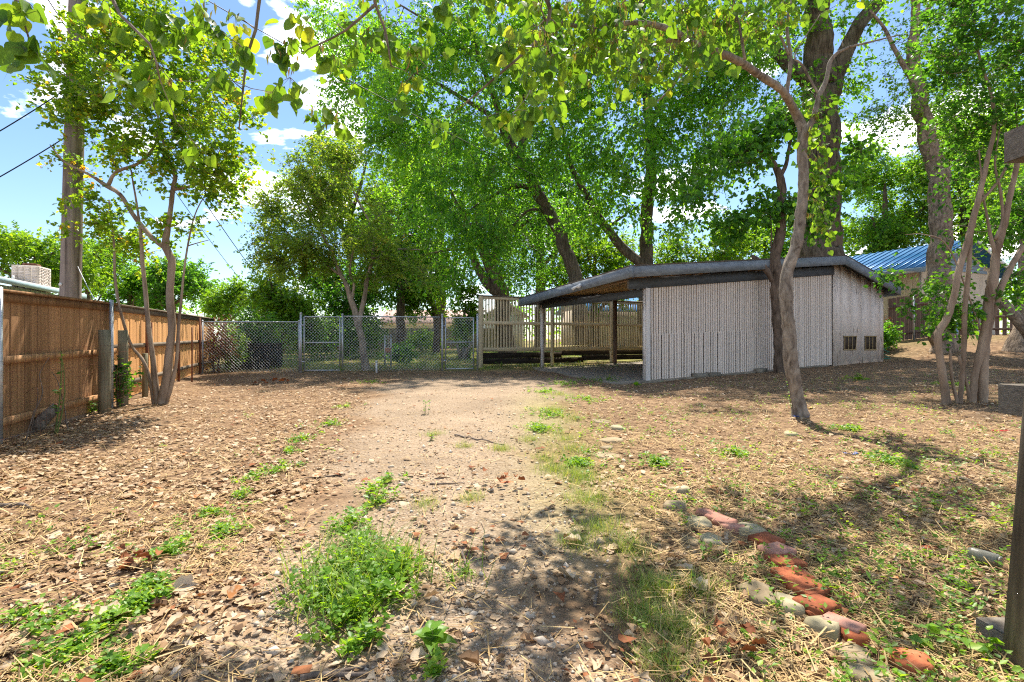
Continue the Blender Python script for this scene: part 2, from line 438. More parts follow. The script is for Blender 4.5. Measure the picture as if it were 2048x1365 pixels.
M_TERRA = noise_mat('terracotta', [(0.3, (0.42, 0.18, 0.10)), (0.7, (0.55, 0.27, 0.17))], 9, rough=0.8, bumps=0.3)
M_CUT = noise_mat('fresh_cut_wood', [(0.3, (0.50, 0.33, 0.17)), (0.7, (0.66, 0.48, 0.28))], 14, rough=0.85, bumps=0.3)
M_TWIG = bark_mat('grey_brown_twig', (0.07, 0.05, 0.038), (0.26, 0.21, 0.17), 18, (1, 1, 0.4), 0.5, 0.008)
# glass jar
M_JAR, _nt, _b = base_mat('dusty_glass', 0.3, 0.5)
_b.inputs['Base Color'].default_value = (0.33, 0.31, 0.23, 1)
_b.inputs['Transmission Weight'].default_value = 0.45
_v = coords(_nt, (1, 1, 1)); _n = noise_node(_nt, _v, 30, 5)
_r = ramp(_nt, [(0.35, (0.12, 0.12, 0.12)), (0.7, (0.6, 0.6, 0.6))])
_nt.links.new(_n.outputs['Fac'], _r.inputs['Fac']); _nt.links.new(_r.outputs[0], _b.inputs['Roughness'])
# barks
B_MYRTLE = bark_mat('crepe_myrtle_bark', (0.13, 0.085, 0.055), (0.42, 0.325, 0.24), 5, (1, 1, 0.22), 0.35, 0.015)
B_MYRTLE_R = bark_mat('ruddy_myrtle_bark', (0.13, 0.082, 0.053), (0.39, 0.295, 0.215), 5, (1, 1, 0.2), 0.4, 0.015)
B_REDBUD = bark_mat('redbud_bark', (0.075, 0.055, 0.042), (0.36, 0.305, 0.25), 13, (1, 1, 0.45), 0.9, 0.02)
B_DARK = bark_mat('dark_bark', (0.04, 0.028, 0.021), (0.23, 0.165, 0.125), 10, (1, 1, 0.25), 0.9, 0.03)
B_COTTON = bark_mat('furrowed_grey_bark', (0.035, 0.026, 0.020), (0.23, 0.18, 0.14), 9, (1, 1, 0.14), 1.0, 0.06)
B_SCALY = bark_mat('scaly_tan_bark', (0.085, 0.060, 0.042), (0.43, 0.335, 0.25), 13, (1, 1, 0.45), 1.0, 0.05)
B_OAK = bark_mat('pale_oak_bark', (0.11, 0.085, 0.062), (0.40, 0.325, 0.255), 10, (1, 1, 0.3), 0.6, 0.02)
# leaves
L_REDBUD = leaf_mat('redbud_leaf', [(0.0, (0.055, 0.14, 0.028)), (0.5, (0.13, 0.26, 0.035)), (0.88, (0.22, 0.36, 0.045)), (1.0, (0.33, 0.38, 0.05))], 0.55, 0.42, (1.8, 1.6, 0.5))
L_POD = leaf_mat('redbud_pod', [(0.0, (0.20, 0.21, 0.05)), (0.6, (0.34, 0.30, 0.075)), (1.0, (0.36, 0.20, 0.07))], 0.4, 0.6, (1.2, 1.1, 0.7))
L_MYRTLE = leaf_mat('myrtle_leaf', [(0.0, (0.069, 0.149, 0.018)), (0.5, (0.138, 0.265, 0.029)), (0.85, (0.265, 0.333, 0.040)), (1.0, (0.368, 0.207, 0.046))], 0.63, 0.4)
L_MYRTLE_D = leaf_mat('deep_myrtle_leaf', [(0.0, (0.030, 0.102, 0.019)), (0.6, (0.072, 0.198, 0.034)), (1.0, (0.156, 0.312, 0.042))], 0.58, 0.4)
L_COTTON = leaf_mat('cottonwood_leaf', [(0.0, (0.066, 0.185, 0.035)), (0.5, (0.126, 0.298, 0.044)), (1.0, (0.251, 0.436, 0.055))], 0.63, 0.36, (2.4, 2.1, 0.55), 0.4)
L_OAK = leaf_mat('live_oak_leaf', [(0.0, (0.072, 0.143, 0.029)), (0.5, (0.158, 0.269, 0.049)), (0.9, (0.274, 0.370, 0.072)), (1.0, (0.374, 0.286, 0.086))], 0.6, 0.4)
L_DARK = leaf_mat('deep_green_leaf', [(0.0, (0.036, 0.115, 0.020)), (0.6, (0.086, 0.230, 0.031)), (1.0, (0.173, 0.359, 0.043))], 0.6, 0.4)
L_BRIGHT = leaf_mat('bright_green_leaf', [(0.0, (0.07, 0.17, 0.018)), (0.5, (0.14, 0.28, 0.024)), (1.0, (0.25, 0.38, 0.035))], 0.48, 0.45)
L_MID = leaf_mat('mid_green_leaf', [(0.0, (0.055, 0.154, 0.024)), (0.5, (0.116, 0.259, 0.033)), (1.0, (0.220, 0.374, 0.050))], 0.62, 0.42)
L_WEED = leaf_mat('weed_leaf', [(0.0, (0.069, 0.165, 0.022)), (0.5, (0.138, 0.275, 0.028)), (1.0, (0.276, 0.396, 0.045))], 0.42, 0.45)
L_GRASS = leaf_mat('grass_blade', [(0.0, (0.102, 0.192, 0.036)), (0.55, (0.204, 0.288, 0.060)), (1.0, (0.504, 0.432, 0.180))], 0.35, 0.5)
L_DRY = leaf_mat('dry_leaf', [(0.0, (0.120, 0.068, 0.036)), (0.25, (0.286, 0.175, 0.091)), (0.6, (0.462, 0.330, 0.200)), (0.9, (0.591, 0.477, 0.339)), (1.0, (0.369, 0.156, 0.048))], 0.18, 0.75, (1.1, 0.95, 0.8), 0.2)
L_STRAW = leaf_mat('straw', [(0.0, (0.163, 0.097, 0.045)), (0.4, (0.408, 0.271, 0.117)), (1.0, (0.632, 0.465, 0.226))], 0.15, 0.7, (1.1, 1, 0.8), 0.2)
L_RUSTLEAF = leaf_mat('rust_leaf', [(0.0, (0.150, 0.048, 0.019)), (1.0, (0.326, 0.129, 0.053))], 0.15, 0.75, (1.1, 0.9, 0.7), 0.2)
M_PEBBLE = leaf_mat('pebble', [(0.0, (0.180, 0.133, 0.087)), (0.5, (0.344, 0.269, 0.188)), (1.0, (0.540, 0.468, 0.376))], 0.0, 0.85, (1, 1, 1), 0.25)

# ---------------------------------------------------------------- ground
def drive_mask(x, y):
    """1 on the gravel drive, 0 off it; ragged edge"""
    x = np.asarray(x, float); y = np.asarray(y, float)
    w = 0.22 * np.sin(y * 1.9 + 0.6) + 0.13 * np.sin(y * 4.3 + x * 2) + 0.08 * np.sin(x * 7 + y * 9)
    xl = -0.75 - 0.20 * np.clip(y, -3, 12) + w
    xr = 0.35 + 0.03 * np.clip(y, 0, 6) + 0.16 * np.clip(y - 7, 0, 7) + w
    m = sstep(xl - 0.35, xl + 0.35, x) * (1 - sstep(xr - 0.35, xr + 0.35, x)) * (1 - sstep(13.2, 15.5, y))
    return m

def axis(start, step, grow, cap, end):
    v, s = [start], step
    while v[-1] < end:
        v.append(v[-1] + s); s = min(s * grow, cap)
    return v
_px = axis(0, 0.08, 1.035, 14, 420)
_xs = np.array([-a for a in _px[::-1]] + _px[1:])
_yf = axis(0.0, 0.06, 1.032, 14, 900)
_yb = axis(0.0, 0.1, 1.15, 20, 120)
_ys = np.array([-a for a in _yb[::-1]] + _yf[1:])
GX, GY = np.meshgrid(_xs, _ys)
GZ = ground_z(GX, GY)
_V = np.stack([GX.ravel(), GY.ravel(), GZ.ravel()], 1)
ny, nx = GX.shape
_i = (np.arange(ny - 1)[:, None] * nx + np.arange(nx - 1)[None, :]).ravel()
_Q = np.stack([_i, _i + 1, _i + nx + 1, _i + nx], 1)

M_GROUND, nt, b = base_mat('yard_soil', 0.95, 0.15)
v = coords(nt, (1, 1, 1), False)
n_big = noise_node(nt, v, 0.9, 6, 0.6)
n_mid = noise_node(nt, v, 7, 8, 0.7)
n_fine = noise_node(nt, v, 55, 6, 0.7)
vor = nt.nodes.new('ShaderNodeTexVoronoi'); vor.inputs['Scale'].default_value = 62
nt.links.new(v, vor.inputs['Vector'])
soil = ramp(nt, [(0.25, (0.075, 0.045, 0.026)), (0.45, (0.18, 0.11, 0.063)), (0.62, (0.30, 0.195, 0.11)), (0.8, (0.40, 0.285, 0.175))])
nt.links.new(n_mid.outputs['Fac'], soil.inputs['Fac'])
grav = ramp(nt, [(0.0, (0.14, 0.10, 0.066)), (0.45, (0.29, 0.215, 0.145)), (0.8, (0.43, 0.345, 0.25)), (1.0, (0.58, 0.50, 0.40))])
nt.links.new(vor.outputs['Color'], grav.inputs['Fac'])
gm = nt.nodes.new('ShaderNodeMix'); gm.data_type = 'RGBA'
dust = ramp(nt, [(0.3, (0.21, 0.14, 0.085)), (0.7, (0.40, 0.295, 0.20))])
nt.links.new(n_fine.outputs['Fac'], dust.inputs['Fac'])
gm.inputs[0].default_value = 0.5
nt.links.new(grav.outputs[0], gm.inputs[6]); nt.links.new(dust.outputs[0], gm.inputs[7])
atg = nt.nodes.new('ShaderNodeAttribute'); atg.attribute_name = 'tint'
mx = nt.nodes.new('ShaderNodeMix'); mx.data_type = 'RGBA'
nt.links.new(atg.outputs['Fac'], mx.inputs[0]); nt.links.new(soil.outputs[0], mx.inputs[6]); nt.links.new(gm.outputs[2], mx.inputs[7])
# thin green growth in patches, and the lawn beyond the wire fence
atl = nt.nodes.new('ShaderNodeAttribute'); atl.attribute_name = 'lawn'
lw = ramp(nt, [(0.3, (0.12, 0.13, 0.03)), (0.55, (0.24, 0.24, 0.055)), (0.8, (0.40, 0.34, 0.14))])
nt.links.new(n_mid.outputs['Fac'], lw.inputs['Fac'])
mx2 = nt.nodes.new('ShaderNodeMix'); mx2.data_type = 'RGBA'
nt.links.new(atl.outputs['Fac'], mx2.inputs[0]); nt.links.new(mx.outputs[2], mx2.inputs[6]); nt.links.new(lw.outputs[0], mx2.inputs[7])
hv = nt.nodes.new('ShaderNodeHueSaturation')
mrg = nt.nodes.new('ShaderNodeMapRange'); mrg.inputs['From Min'].default_value = 0.3; mrg.inputs['From Max'].default_value = 0.7
mrg.inputs['To Min'].default_value = 0.78; mrg.inputs['To Max'].default_value = 1.15
nt.links.new(n_big.outputs['Fac'], mrg.inputs['Value']); nt.links.new(mrg.outputs[0], hv.inputs['Value'])
nt.links.new(mx2.outputs[2], hv.inputs['Color']); nt.links.new(hv.outputs[0], b.inputs['Base Color'])
hm = nt.nodes.new('ShaderNodeMath'); hm.operation = 'MULTIPLY_ADD'; hm.inputs[1].default_value = 0.5
nt.links.new(vor.outputs['Distance'], hm.inputs[0]); nt.links.new(n_mid.outputs['Fac'], hm.inputs[2])
bump(nt, b, hm.outputs[0], 0.7, 0.03)

me = raw_mesh('ground', _V, None, _Q, M_GROUND, True, tint=drive_mask(GX, GY).ravel() * 0.95)
la = me.attributes.new('lawn', 'FLOAT', 'POINT')
_lawn = sstep(16.5, 18.5, GY) * (0.55 + 0.35 * np.sin(GX * 1.3 + GY * 0.9)) * (1 - 0.7 * sstep(9, 12, GX))
_lawn = np.clip(_lawn + 0.35 * np.exp(-((GX - 0.55) ** 2) / 0.25) * sstep(2.0, 4.0, GY) * (1 - sstep(9, 12, GY)), 0, 0.9)
la.data.foreach_set('value', _lawn.ravel().astype(np.float32))
tag(link('ground', me), kind='structure')

# ---------------------------------------------------------------- leaf templates and scatter
T_LEAF = (np.array([(0, 0, 0), (-0.36, 0.45, 0.10), (0, 1, -0.06), (0.36, 0.45, 0.10)]), np.array([(0, 2, 1), (0, 3, 2)]))
T_LANCE = (np.array([(0, 0, 0), (-0.2, 0.4, 0.06), (0, 1, -0.1), (0.2, 0.4, 0.06)]), np.array([(0, 2, 1), (0, 3, 2)]))
_hs = [(0.17, -0.08, 0.05), (0.40, 0.02, 0.12), (0.53, 0.26, 0.15), (0.46, 0.52, 0.10), (0.27, 0.77, 0.02)]
T_HEART = (np.array([(0, 0.05, 0), (0, 0.3, -0.02), (0, 0.6, -0.05), (0, 1, -0.2)] + [(-x_, y_, z_) for x_, y_, z_ in _hs] + _hs),
           np.array([(0, 5, 4), (0, 6, 5), (0, 1, 6), (1, 7, 6), (1, 2, 7), (2, 8, 7), (2, 3, 8), (0, 9, 10), (0, 10, 11), (0, 11, 1), (1, 11, 12), (1, 12, 2), (2, 12, 13), (2, 13, 3)]))
T_DRY = (np.array([(0, 0, 0), (-0.34, 0.3, 0.16), (-0.30, 0.68, 0.20), (0.05, 1, 0.10), (0.30, 0.68, 0.14), (0.36, 0.3, 0.20)]),
         np.array([(0, 5, 1), (1, 5, 4), (1, 4, 2), (2, 4, 3)]))
_do = [(0, 0, .02), (-.20, .10, .12), (-.36, .30, .20), (-.30, .48, .17), (-.33, .66, .20), (-.14, .86, .08), (.03, 1, -.02), (.17, .84, .10), (.31, .68, .19), (.27, .46, .15), (.37, .28, .22), (.19, .09, .10)]
T_DRY_NEAR = (np.array([(0.0, .22, 0), (.02, .5, -.02), (0.0, .76, -.01)] + _do, float),
              np.array([(3, 14, 0), (3, 0, 4), (4, 0, 5), (14, 13, 0), (0, 13, 1), (5, 0, 1), (5, 1, 6), (13, 12, 1), (6, 1, 7), (12, 11, 1), (1, 11, 2), (7, 1, 2), (7, 2, 8), (11, 10, 2), (8, 2, 9), (10, 9, 2)]))
T_BLADE = (np.array([(-0.5, 0, 0), (0.5, 0, 0), (0.32, 0.55, 0.10), (-0.32, 0.55, 0.10), (0, 1, 0.32)]), np.array([(0, 1, 2), (0, 2, 3), (3, 2, 4)]))
T_STRAW = (np.array([(-0.5, 0, 0), (0.5, 0, 0), (0.5, 1, 0.06), (-0.5, 1, 0.06)]), np.array([(0, 1, 2), (0, 2, 3)]))
_rs = np.random.default_rng(5)
_oc = np.array([(1, 0, 0), (-1, 0, 0), (0, 1, 0), (0, -1, 0), (0, 0, 1), (0, 0, -1)], float) * np.array([0.5, 0.42, 0.3])
T_STONE = (_oc + _rs.normal(0, 0.06, (6, 3)), np.array([(0, 2, 4), (2, 1, 4), (1, 3, 4), (3, 0, 4), (2, 0, 5), (1, 2, 5), (3, 1, 5), (0, 3, 5)]))

def norm(a):
    return a / (np.linalg.norm(a, axis=1, keepdims=True) + 1e-9)

def leaf_arrays(P, D, N, L, W, tmpl, curl=None, jit=0.0):
    """N leaves: base P, tip direction D, approximate normal N, length L, width factor W"""
    TV, TF = tmpl
    D = norm(D); S = norm(np.cross(D, N)); U = np.cross(S, D)
    n, k = len(P), len(TV)
    cz = TV[None, :, 2] * (1.0 if curl is None else curl[:, None])
    V = (P[:, None, :] + D[:, None, :] * (TV[None, :, 1:2] * L[:, None, None]) + S[:, None, :] * (TV[None, :, 0:1] * (L * W)[:, None, None])
         + U[:, None, :] * (cz * L[:, None])[:, :, None])
    if jit:
        V = V + np.random.default_rng(len(P)).normal(0, 1, V.shape) * (jit * L)[:, None, None] * np.array([1, 1, .35])
    Fc = (TF[None] + (np.arange(n) * k)[:, None, None]).reshape(-1, 3)
    return V.reshape(-1, 3), Fc

def leaf_mesh(name, P, D, N, L, W, tmpl, mat, tint, origin=(0, 0, 0), curl=None, jit=0.0):
    V, Fc = leaf_arrays(P, D, N, L, W, tmpl, curl, jit)
    return raw_mesh(name, V - np.array(origin), Fc, None, mat, len(tmpl[0]) > 8, np.repeat(tint, len(tmpl[0])))

def crown_leaves(rg, A, per, spread, size, droop=0.3, flat=0.5, centre=None, twigs=None):
    """leaves set along short twigs that fan out from every anchor point"""
    n = len(A)
    scale = rg.uniform(0.55, 1.55, n)
    kt = np.maximum(2, (5 * scale).astype(int))
    ta = np.repeat(np.arange(n), kt)
    c = A.mean(0) if centre is None else centre
    out = norm(A - c)[ta]
    td = norm(rg.normal(0, 0.75, (len(ta), 3)) + out * 0.7 + np.array([0, 0, 0.12 - 0.45 * droop]))
    tl = spread * 2.3 * rg.uniform(0.5, 1.25, len(ta)) * np.sqrt(scale[ta])
    lp = np.maximum(2, (per / 5.0 * rg.uniform(0.6, 1.4, len(ta))).astype(int))
    ti = np.repeat(np.arange(len(ta)), lp)
    u = rg.uniform(0.08, 1.05, len(ti))
    P = A[ta[ti]] + td[ti] * (tl[ti] * u)[:, None] + rg.normal(0, 1, (len(ti), 3)) * (0.10 * spread)
    P[:, 2] -= 0.18 * tl[ti] * u ** 2
    side = norm(np.cross(td[ti], np.array([0, 0, 1.0]) + rg.normal(0, 0.35, (len(ti), 3)))) * rg.choice([-1.0, 1.0], len(ti))[:, None]
    D = side * 0.8 + td[ti] * 0.6 + rg.normal(0, 0.3, P.shape) + np.array([0, 0, -droop])
    N = rg.normal(0, 1, P.shape) * (1 - flat) + np.array([0, 0, 1.0]) * flat
    L = size * rg.uniform(0.6, 1.3, len(ti)) * rg.uniform(0.8, 1.2, len(ta))[ti]
    base = rg.normal(0.45, 0.15, n)[ta] + rg.normal(0, 0.10, len(ta))
    t = np.clip(base[ti] + rg.normal(0, 0.14, len(ti)), 0, 1)
    if twigs is not None:
        tip_ = A[ta] + td * tl[:, None]; tip_[:, 2] -= 0.18 * tl
        s0 = norm(np.cross(td, np.array([0.3, 0.2, 1.0])))
        s1 = np.cross(td, s0); r = twigs
        base3 = [A[ta] + s0 * r, A[ta] - s0 * r * .5 + s1 * r * .87, A[ta] - s0 * r * .5 - s1 * r * .87]
        TV = np.stack(base3 + [tip_], 1).reshape(-1, 3)
        k = (np.arange(len(ta)) * 4)[:, None]
        TF = np.concatenate([k + np.array([[0, 1, 3]]), k + np.array([[1, 2, 3]]), k + np.array([[2, 0, 3]])])
        return P, D, N, L, t, TV, TF
    return P, D, N, L, t

def sample_blobs(rg, blobs, n, gap=0.0, gscale=0.6, shell=1.9):
    """n points in ellipsoids given as (centre, radii[, weight]); denser towards the skin, with noise gaps"""
    C = np.array([list(b[0]) for b in blobs], float); R = np.array([b[1] for b in blobs], float)
    w = np.array([(b[2] if len(b) > 2 else 1.0) for b in blobs]) * R.prod(1) ** 0.8
    w /= w.sum()
    out = []
    while len(out) < n:
        k = rg.choice(len(blobs), p=w)
        d = rg.normal(0, 1, 3); d /= np.linalg.norm(d)
        r = rg.uniform(0, 1) ** (1 / shell)
        r *= 1 + 0.55 * mnoise.noise(Vector(d * 2.6 + k * 7.1))
        p = C[k] + d * r * R[k]
        if gap and mnoise.noise(Vector(p * gscale + 13.0)) < gap - 0.5 + 0.15 * rg.normal():
            continue
        out.append(p)
    return np.array(out)

def smooth_path(pts, step):
    """Catmull-Rom through (x, y, z, r) points"""
    P = np.array([[*p[:3], p[3]] for p in pts], float)
    P = np.concatenate([[2 * P[0] - P[1]], P, [2 * P[-1] - P[-2]]])
    out = []
    for i in range(1, len(P) - 2):
        d = np.linalg.norm(P[i + 1][:3] - P[i][:3]); k = max(2, int(d / step))
        for t in np.linspace(0, 1, k, endpoint=False):
            a, b_, c, e = P[i - 1], P[i], P[i + 1], P[i + 2]
            out.append(0.5 * ((2 * b_) + (c - a) * t + (2 * a - 5 * b_ + 4 * c - e) * t * t + (3 * b_ - a - 3 * c + e) * t ** 3))
    out.append(P[-2])
    return np.array(out)

def tree(name, label, base, limbs, blobs, bark, leafm, n_anchor=200, per=40, spread=0.3, size=0.08, seed=1, cat='tree', group=None,
         gap=0.25, gscale=0.6, tmpl=T_LEAF, width=1.0, droop=0.3, flat=0.5, sides=12, rough=0.06, tip=0.007, extra=None, rmax=0.09, ridges=0, sag=0.06, fill=0, lump=0.0, step=None, flare=0.0, tshift=0.0, thin=1.0):
    """a tree: limbs are drawn as given, finer branches grow from them to the leaf clusters"""
    rg = np.random.default_rng(seed)
    root = empty(name, base, label, cat, group)
    mb = MB()
    nodes, nrad = [], []
    for k, lm in enumerate(limbs):
        lm = [(*q[:3], q[3] * thin) for q in lm]
        if abs(lm[0][2] - base[2]) < 0.45:
            zg = gz(lm[0][0], lm[0][1])
            lm = [(lm[0][0], lm[0][1], min(zg, lm[0][2]) - 0.25, lm[0][3] * 1.12)] + ([(lm[0][0], lm[0][1], zg + .02, lm[0][3] * 1.06)] if zg < lm[0][2] - .15 else []) + lm
        S = smooth_path(lm, step or (0.22 if sides >= 10 else 0.4))
        wob = np.array([mnoise.noise_vector(Vector(p[:3] * 1.7 + k)) for p in S]) * (S[:, 3:4] * 0.35)
        S[1:-1, :3] += wob[1:-1]
        mb.tube(S[:, :3], np.maximum(S[:, 3], 0.004), sides if S[0, 3] > 0.04 else 7, True, rough, seed * 17 + k, ridges if S[0, 3] > 0.12 else 0, lump if S[0, 3] > 0.03 else 0, flare if lm[0][2] < base[2] + .25 else 0)
        m = max(1, int(len(S) * 0.3)) if k == 0 else 0
        nodes.append(S[m:, :3]); nrad.append(S[m:, 3])
    NP = np.concatenate(nodes); NR = np.concatenate(nrad)
    A = sample_blobs(rg, blobs, n_anchor, gap, gscale) if blobs else np.zeros((0, 3))
    if extra is not None and len(extra):
        A = np.concatenate([A, np.array([list(e) for e in extra], float)]) if len(A) else np.array([list(e) for e in extra], float)
    d0 = np.min(np.linalg.norm(A[:, None] - NP[None, ::3], axis=2), axis=1)
    order = np.argsort(d0)
    cap = 9000
    buf = np.zeros((len(NP) + len(A) * 8, 3)); rb = np.zeros(len(buf)); cnt = len(NP)
    buf[:cnt] = NP; rb[:cnt] = NR
    leaf_pts = [A]
    for ai in order:
        a = A[ai]
        dd = np.linalg.norm(buf[:cnt] - a, axis=1) + 0.35 * np.maximum(0, buf[:cnt, 2] - a[2])
        j = int(np.argmin(dd)); p = buf[j]; d = np.linalg.norm(a - p)
        if d < 1e-3: continue
        k = int(np.clip(d / 0.35, 2, 7))
        t = np.linspace(0, 1, k + 1)[:, None]
        path = p + (a - p) * t
        path[1:-1] += rg.normal(0, 0.07 * d ** 0.8, (k - 1, 3))
        path[:, 2] += (np.sin(t[:, 0] * math.pi) * sag * d)
        r0 = min(rb[j] * 0.72, rmax, tip + 0.014 * d)
        r = np.linspace(max(r0, tip), tip * 0.6, k + 1)
        mb.tube(path, r, 4, False)
        buf[cnt:cnt + k] = path[1:]; rb[cnt:cnt + k] = r[1:]; cnt += k
        if d > 0.7 and fill:
            leaf_pts.append(path[k // 2: -1][:fill])
    A2 = np.concatenate(leaf_pts)
    cen = np.array([np.array(list(b_[0])) for b_ in blobs]).mean(0) if blobs else None
    P, D, N, L, t, TV, TF = crown_leaves(rg, A2, per, spread, size, droop, flat, cen, tip * .55)
    mb.add(TV, None, TF)
    t = np.clip(t + tshift, 0, 1)
    mb.build('trunk', bark, root, base, True)
    link('crown', leaf_mesh('crown', P, D, N, L, np.full(len(P), width), tmpl, leafm, t, base), root)
    return root, A2

def stem_plant(name, label, base, n_stem, height, n_leaf, size, mat, seed, cat='plant', group=None, tmpl=T_LEAF, lean=0.35, width=1.0, radius=0.06):
    """a small leafy plant: a few stems with leaves up their length"""
    rg = np.random.default_rng(seed)
    root = empty(name, base, label, cat, group)
    mb = MB(); P, D, N, L = [], [], [], []
    for s in range(n_stem):
        a = rg.uniform(0, 6.28); h = height * rg.uniform(0.6, 1.1); le = rg.uniform(0.1, 1) * lean * h
        o = np.array([math.cos(a), math.sin(a), 0]) * radius * rg.uniform(0, 1)
        top = o + np.array([math.cos(a) * le, math.sin(a) * le, h])
        tt = np.linspace(0, 1, 5)[:, None]
        path = o + (top - o) * tt; path[:, :2] += 0.12 * h * np.sin(tt * 3.14) * rg.normal(0, 0.5, 2)
        path[0, 2] -= 0.02
        MB().tube(path, np.linspace(0.004, 0.0015, 5) * max(0.6, height / 0.3), 4, False).build('stem', mat_stem, root, (0, 0, 0), True)
        for k in range(n_leaf):
            u = rg.uniform(0.15, 1.0) ** 0.8
            p = o + (top - o) * u
            b = rg.uniform(0, 6.28)
            P.append(p); D.append((math.cos(b), math.sin(b), rg.uniform(-0.2, 0.6)))
            N.append((rg.normal() * 0.3, rg.normal() * 0.3, 1)); L.append(size * rg.uniform(0.6, 1.25) * (1.1 - 0.35 * u))
    P, D, N, L = map(np.array, (P, D, N, L))
    link('foliage', leaf_mesh('foliage', P, D, N, L, np.full(len(P), width), tmpl, mat, np.clip(rg.normal(0.5, 0.25, len(P)), 0, 1)), root)
    return root
mat_stem = noise_mat('green_stem', [(0.3, (0.09, 0.13, 0.035)), (0.7, (0.17, 0.20, 0.06))], 20, bumps=0.1)

# ================================================================ STRUCTURES
# ---------------------------------------------------------------- carport shed
ANG = math.atan2(0.409, 0.912)
P0 = np.array([3.46, 13.0])
U2 = np.array([math.cos(ANG), math.sin(ANG)]); V2 = np.array([-math.sin(ANG), math.cos(ANG)])
def shed_xy(s, d):
    return P0 + U2 * s + V2 * d
def zr(s, d):
    return 3.975 - (0.101 * (7.5 - s) if s <= 7.5 else 0.297 * (s - 7.5)) - 0.046 * (d + 0.4)
def base_z(s):
    return 0.25 + (0.53 - 0.25) * s / 7.5 if s < 7.5 else 0.53 + (0.65 - 0.53) * (s - 7.5) / 2.67

shed = empty('carport_shed', (P0[0], P0[1], 0), 'low carport shed with slatted blush front, slate fascia and open left bay', 'shed', rz=ANG)
D0, D1, SL, SR, SRIDGE = -0.4, 6.1, -0.75, 10.39, 7.5
def plate(s0, s1, d0, d1, top, th):
    z = lambda s, d: zr(s, d) + top
    return MB().hexa([(s0, d0, z(s0, d0) - th), (s1, d0, z(s1, d0) - th), (s1, d1, z(s1, d1) - th), (s0, d1, z(s0, d1) - th),
                      (s0, d0, z(s0, d0)), (s1, d0, z(s1, d0)), (s1, d1, z(s1, d1)), (s0, d1, z(s0, d1))])
plate(SL - 0.03, SRIDGE, D0 - 0.03, D1 + 0.03, 0.03, 0.026).build('roof', M_SHINGLE, shed)
plate(SRIDGE + 0.002, SR + 0.03, D0 - 0.03, D1 + 0.03, 0.03, 0.026).build('roof', M_SHINGLE, shed)
for i in range(14):
    w = (SRIDGE - SL - 0.09) / 14
    s0 = SL + 0.045 + i * w
    plate(s0 + 0.003, s0 + w - 0.003, D0 + 0.045, D1 - 0.045, 0.0 - (0.012 if i % 2 else 0.0), 0.035).build('deck_board', M_PLY, shed)
for i in range(5):
    w = (SR - SRIDGE - 0.06) / 5
    s0 = SRIDGE + 0.01 + i * w
    plate(s0 + 0.003, s0 + w - 0.003, D0 + 0.045, D1 - 0.045, 0.0, 0.035).build('deck_board', M_BEAM, shed)
FH = 0.27
def fascia(a, b, w=0.042, h=FH, mat=M_FASCIA, name='fascia', top=0.0):
    MB().beam((a[0], a[1], zr(*a) + top), (b[0], b[1], zr(*b) + top), w, h).build(name, mat, shed)
fascia((SL, D0 + 0.023), (SL, D1 - 0.023))
fascia((SL - 0.021, D0), (SRIDGE, D0))
fascia((SRIDGE + 0.002, D0), (SR + 0.021, D0))
fascia((SR, D0 + 0.023), (SR, D1 - 0.023))
fascia((SL - 0.021, D1), (SRIDGE, D1))
MB().box((SL - 0.006, D0 - 0.028, zr(SL, D0) - FH / 2 + 0.002), (0.10, 0.03, FH + 0.012)).build('fascia_corner', M_FASCIA, shed)
# dark header beams under the roof
fascia((-0.55, -0.03), (7.5, -0.03), 0.05, 0.27, M_BEAM, 'header_beam', -0.262)
MB().beam((0.03, 0.02, 2.66), (0.03, 5.95, 2.69), 0.09, 0.2).build('header_beam', M_BEAM, shed)
fascia((0.09, 5.82), (7.4, 5.82), 0.09, 0.26, M_BEAM, 'header_beam', -0.06)
fascia((3.75, 0.05), (3.75, 5.76), 0.08, 0.2, M_BEAM, 'header_beam', -0.06)
# rotten splintered end of the front header
mb = MB()
for k in range(7):
    zc = zr(-0.55, 0) - 0.30 - k * 0.033
    mb.hexa([(-0.55 - 0.02 - 0.09 * ((k * 37) % 10) / 10, -0.05, zc - 0.014), (-0.55, -0.055, zc - 0.016), (-0.55, -0.005, zc - 0.016), (-0.57, -0.01, zc - 0.012),
             (-0.55 - 0.015 - 0.07 * ((k * 53) % 10) / 10, -0.05, zc + 0.012), (-0.55, -0.055, zc + 0.016), (-0.55, -0.005, zc + 0.016), (-0.57, -0.01, zc + 0.012)])
mb.build('broken_beam_end', M_TIMBER, shed)
# posts
for s, d, w, mt in ((0.03, 0.0, 0.12, M_POST_W), (0.03, 5.82, 0.11, M_POST_W), (3.25, 5.82, 0.11, M_FENCE_BROWN), (6.6, 5.82, 0.11, M_FENCE_BROWN)):
    x, y = shed_xy(s, d); zb = gz(x, y) - 0.05; zt = zr(s, d) - (0.54 if d == 0 else 0.33)
    box_part('post', mt, shed, (s, d, (zb + zt) / 2), (w, w, zt - zb))
# slats: individual pieces, the left third spliced half way up
rg = np.random.default_rng(11)
s = 0.125
while s < 7.46:
    zt = zr(s, -0.03) - 0.262 - 0.20
    zb = base_z(s) + rg.uniform(-0.015, 0.025)
    w = 0.053 + rg.uniform(-0.005, 0.005)
    dd = -0.004 + rg.uniform(-0.004, 0.004)
    if s < 3.9:
        zm = base_z(s) + 1.22
        board('slat', M_SLAT, shed, (s, dd, (zt + zm - 0.03) / 2), (w, 0.042, zt - zm + 0.03), (0, rg.normal(0, 0.003), 0))
        board('slat', M_SLAT, shed, (s + rg.normal(0, 0.006), dd - 0.012, (zb + zm) / 2), (w, 0.042, zm - zb), (0, rg.normal(0, 0.004), 0))
    else:
        board('slat', M_SLAT, shed, (s, dd, (zt + zb) / 2), (w, 0.042, zt - zb), (0, rg.normal(0, 0.003), 0))
    s += 0.0865
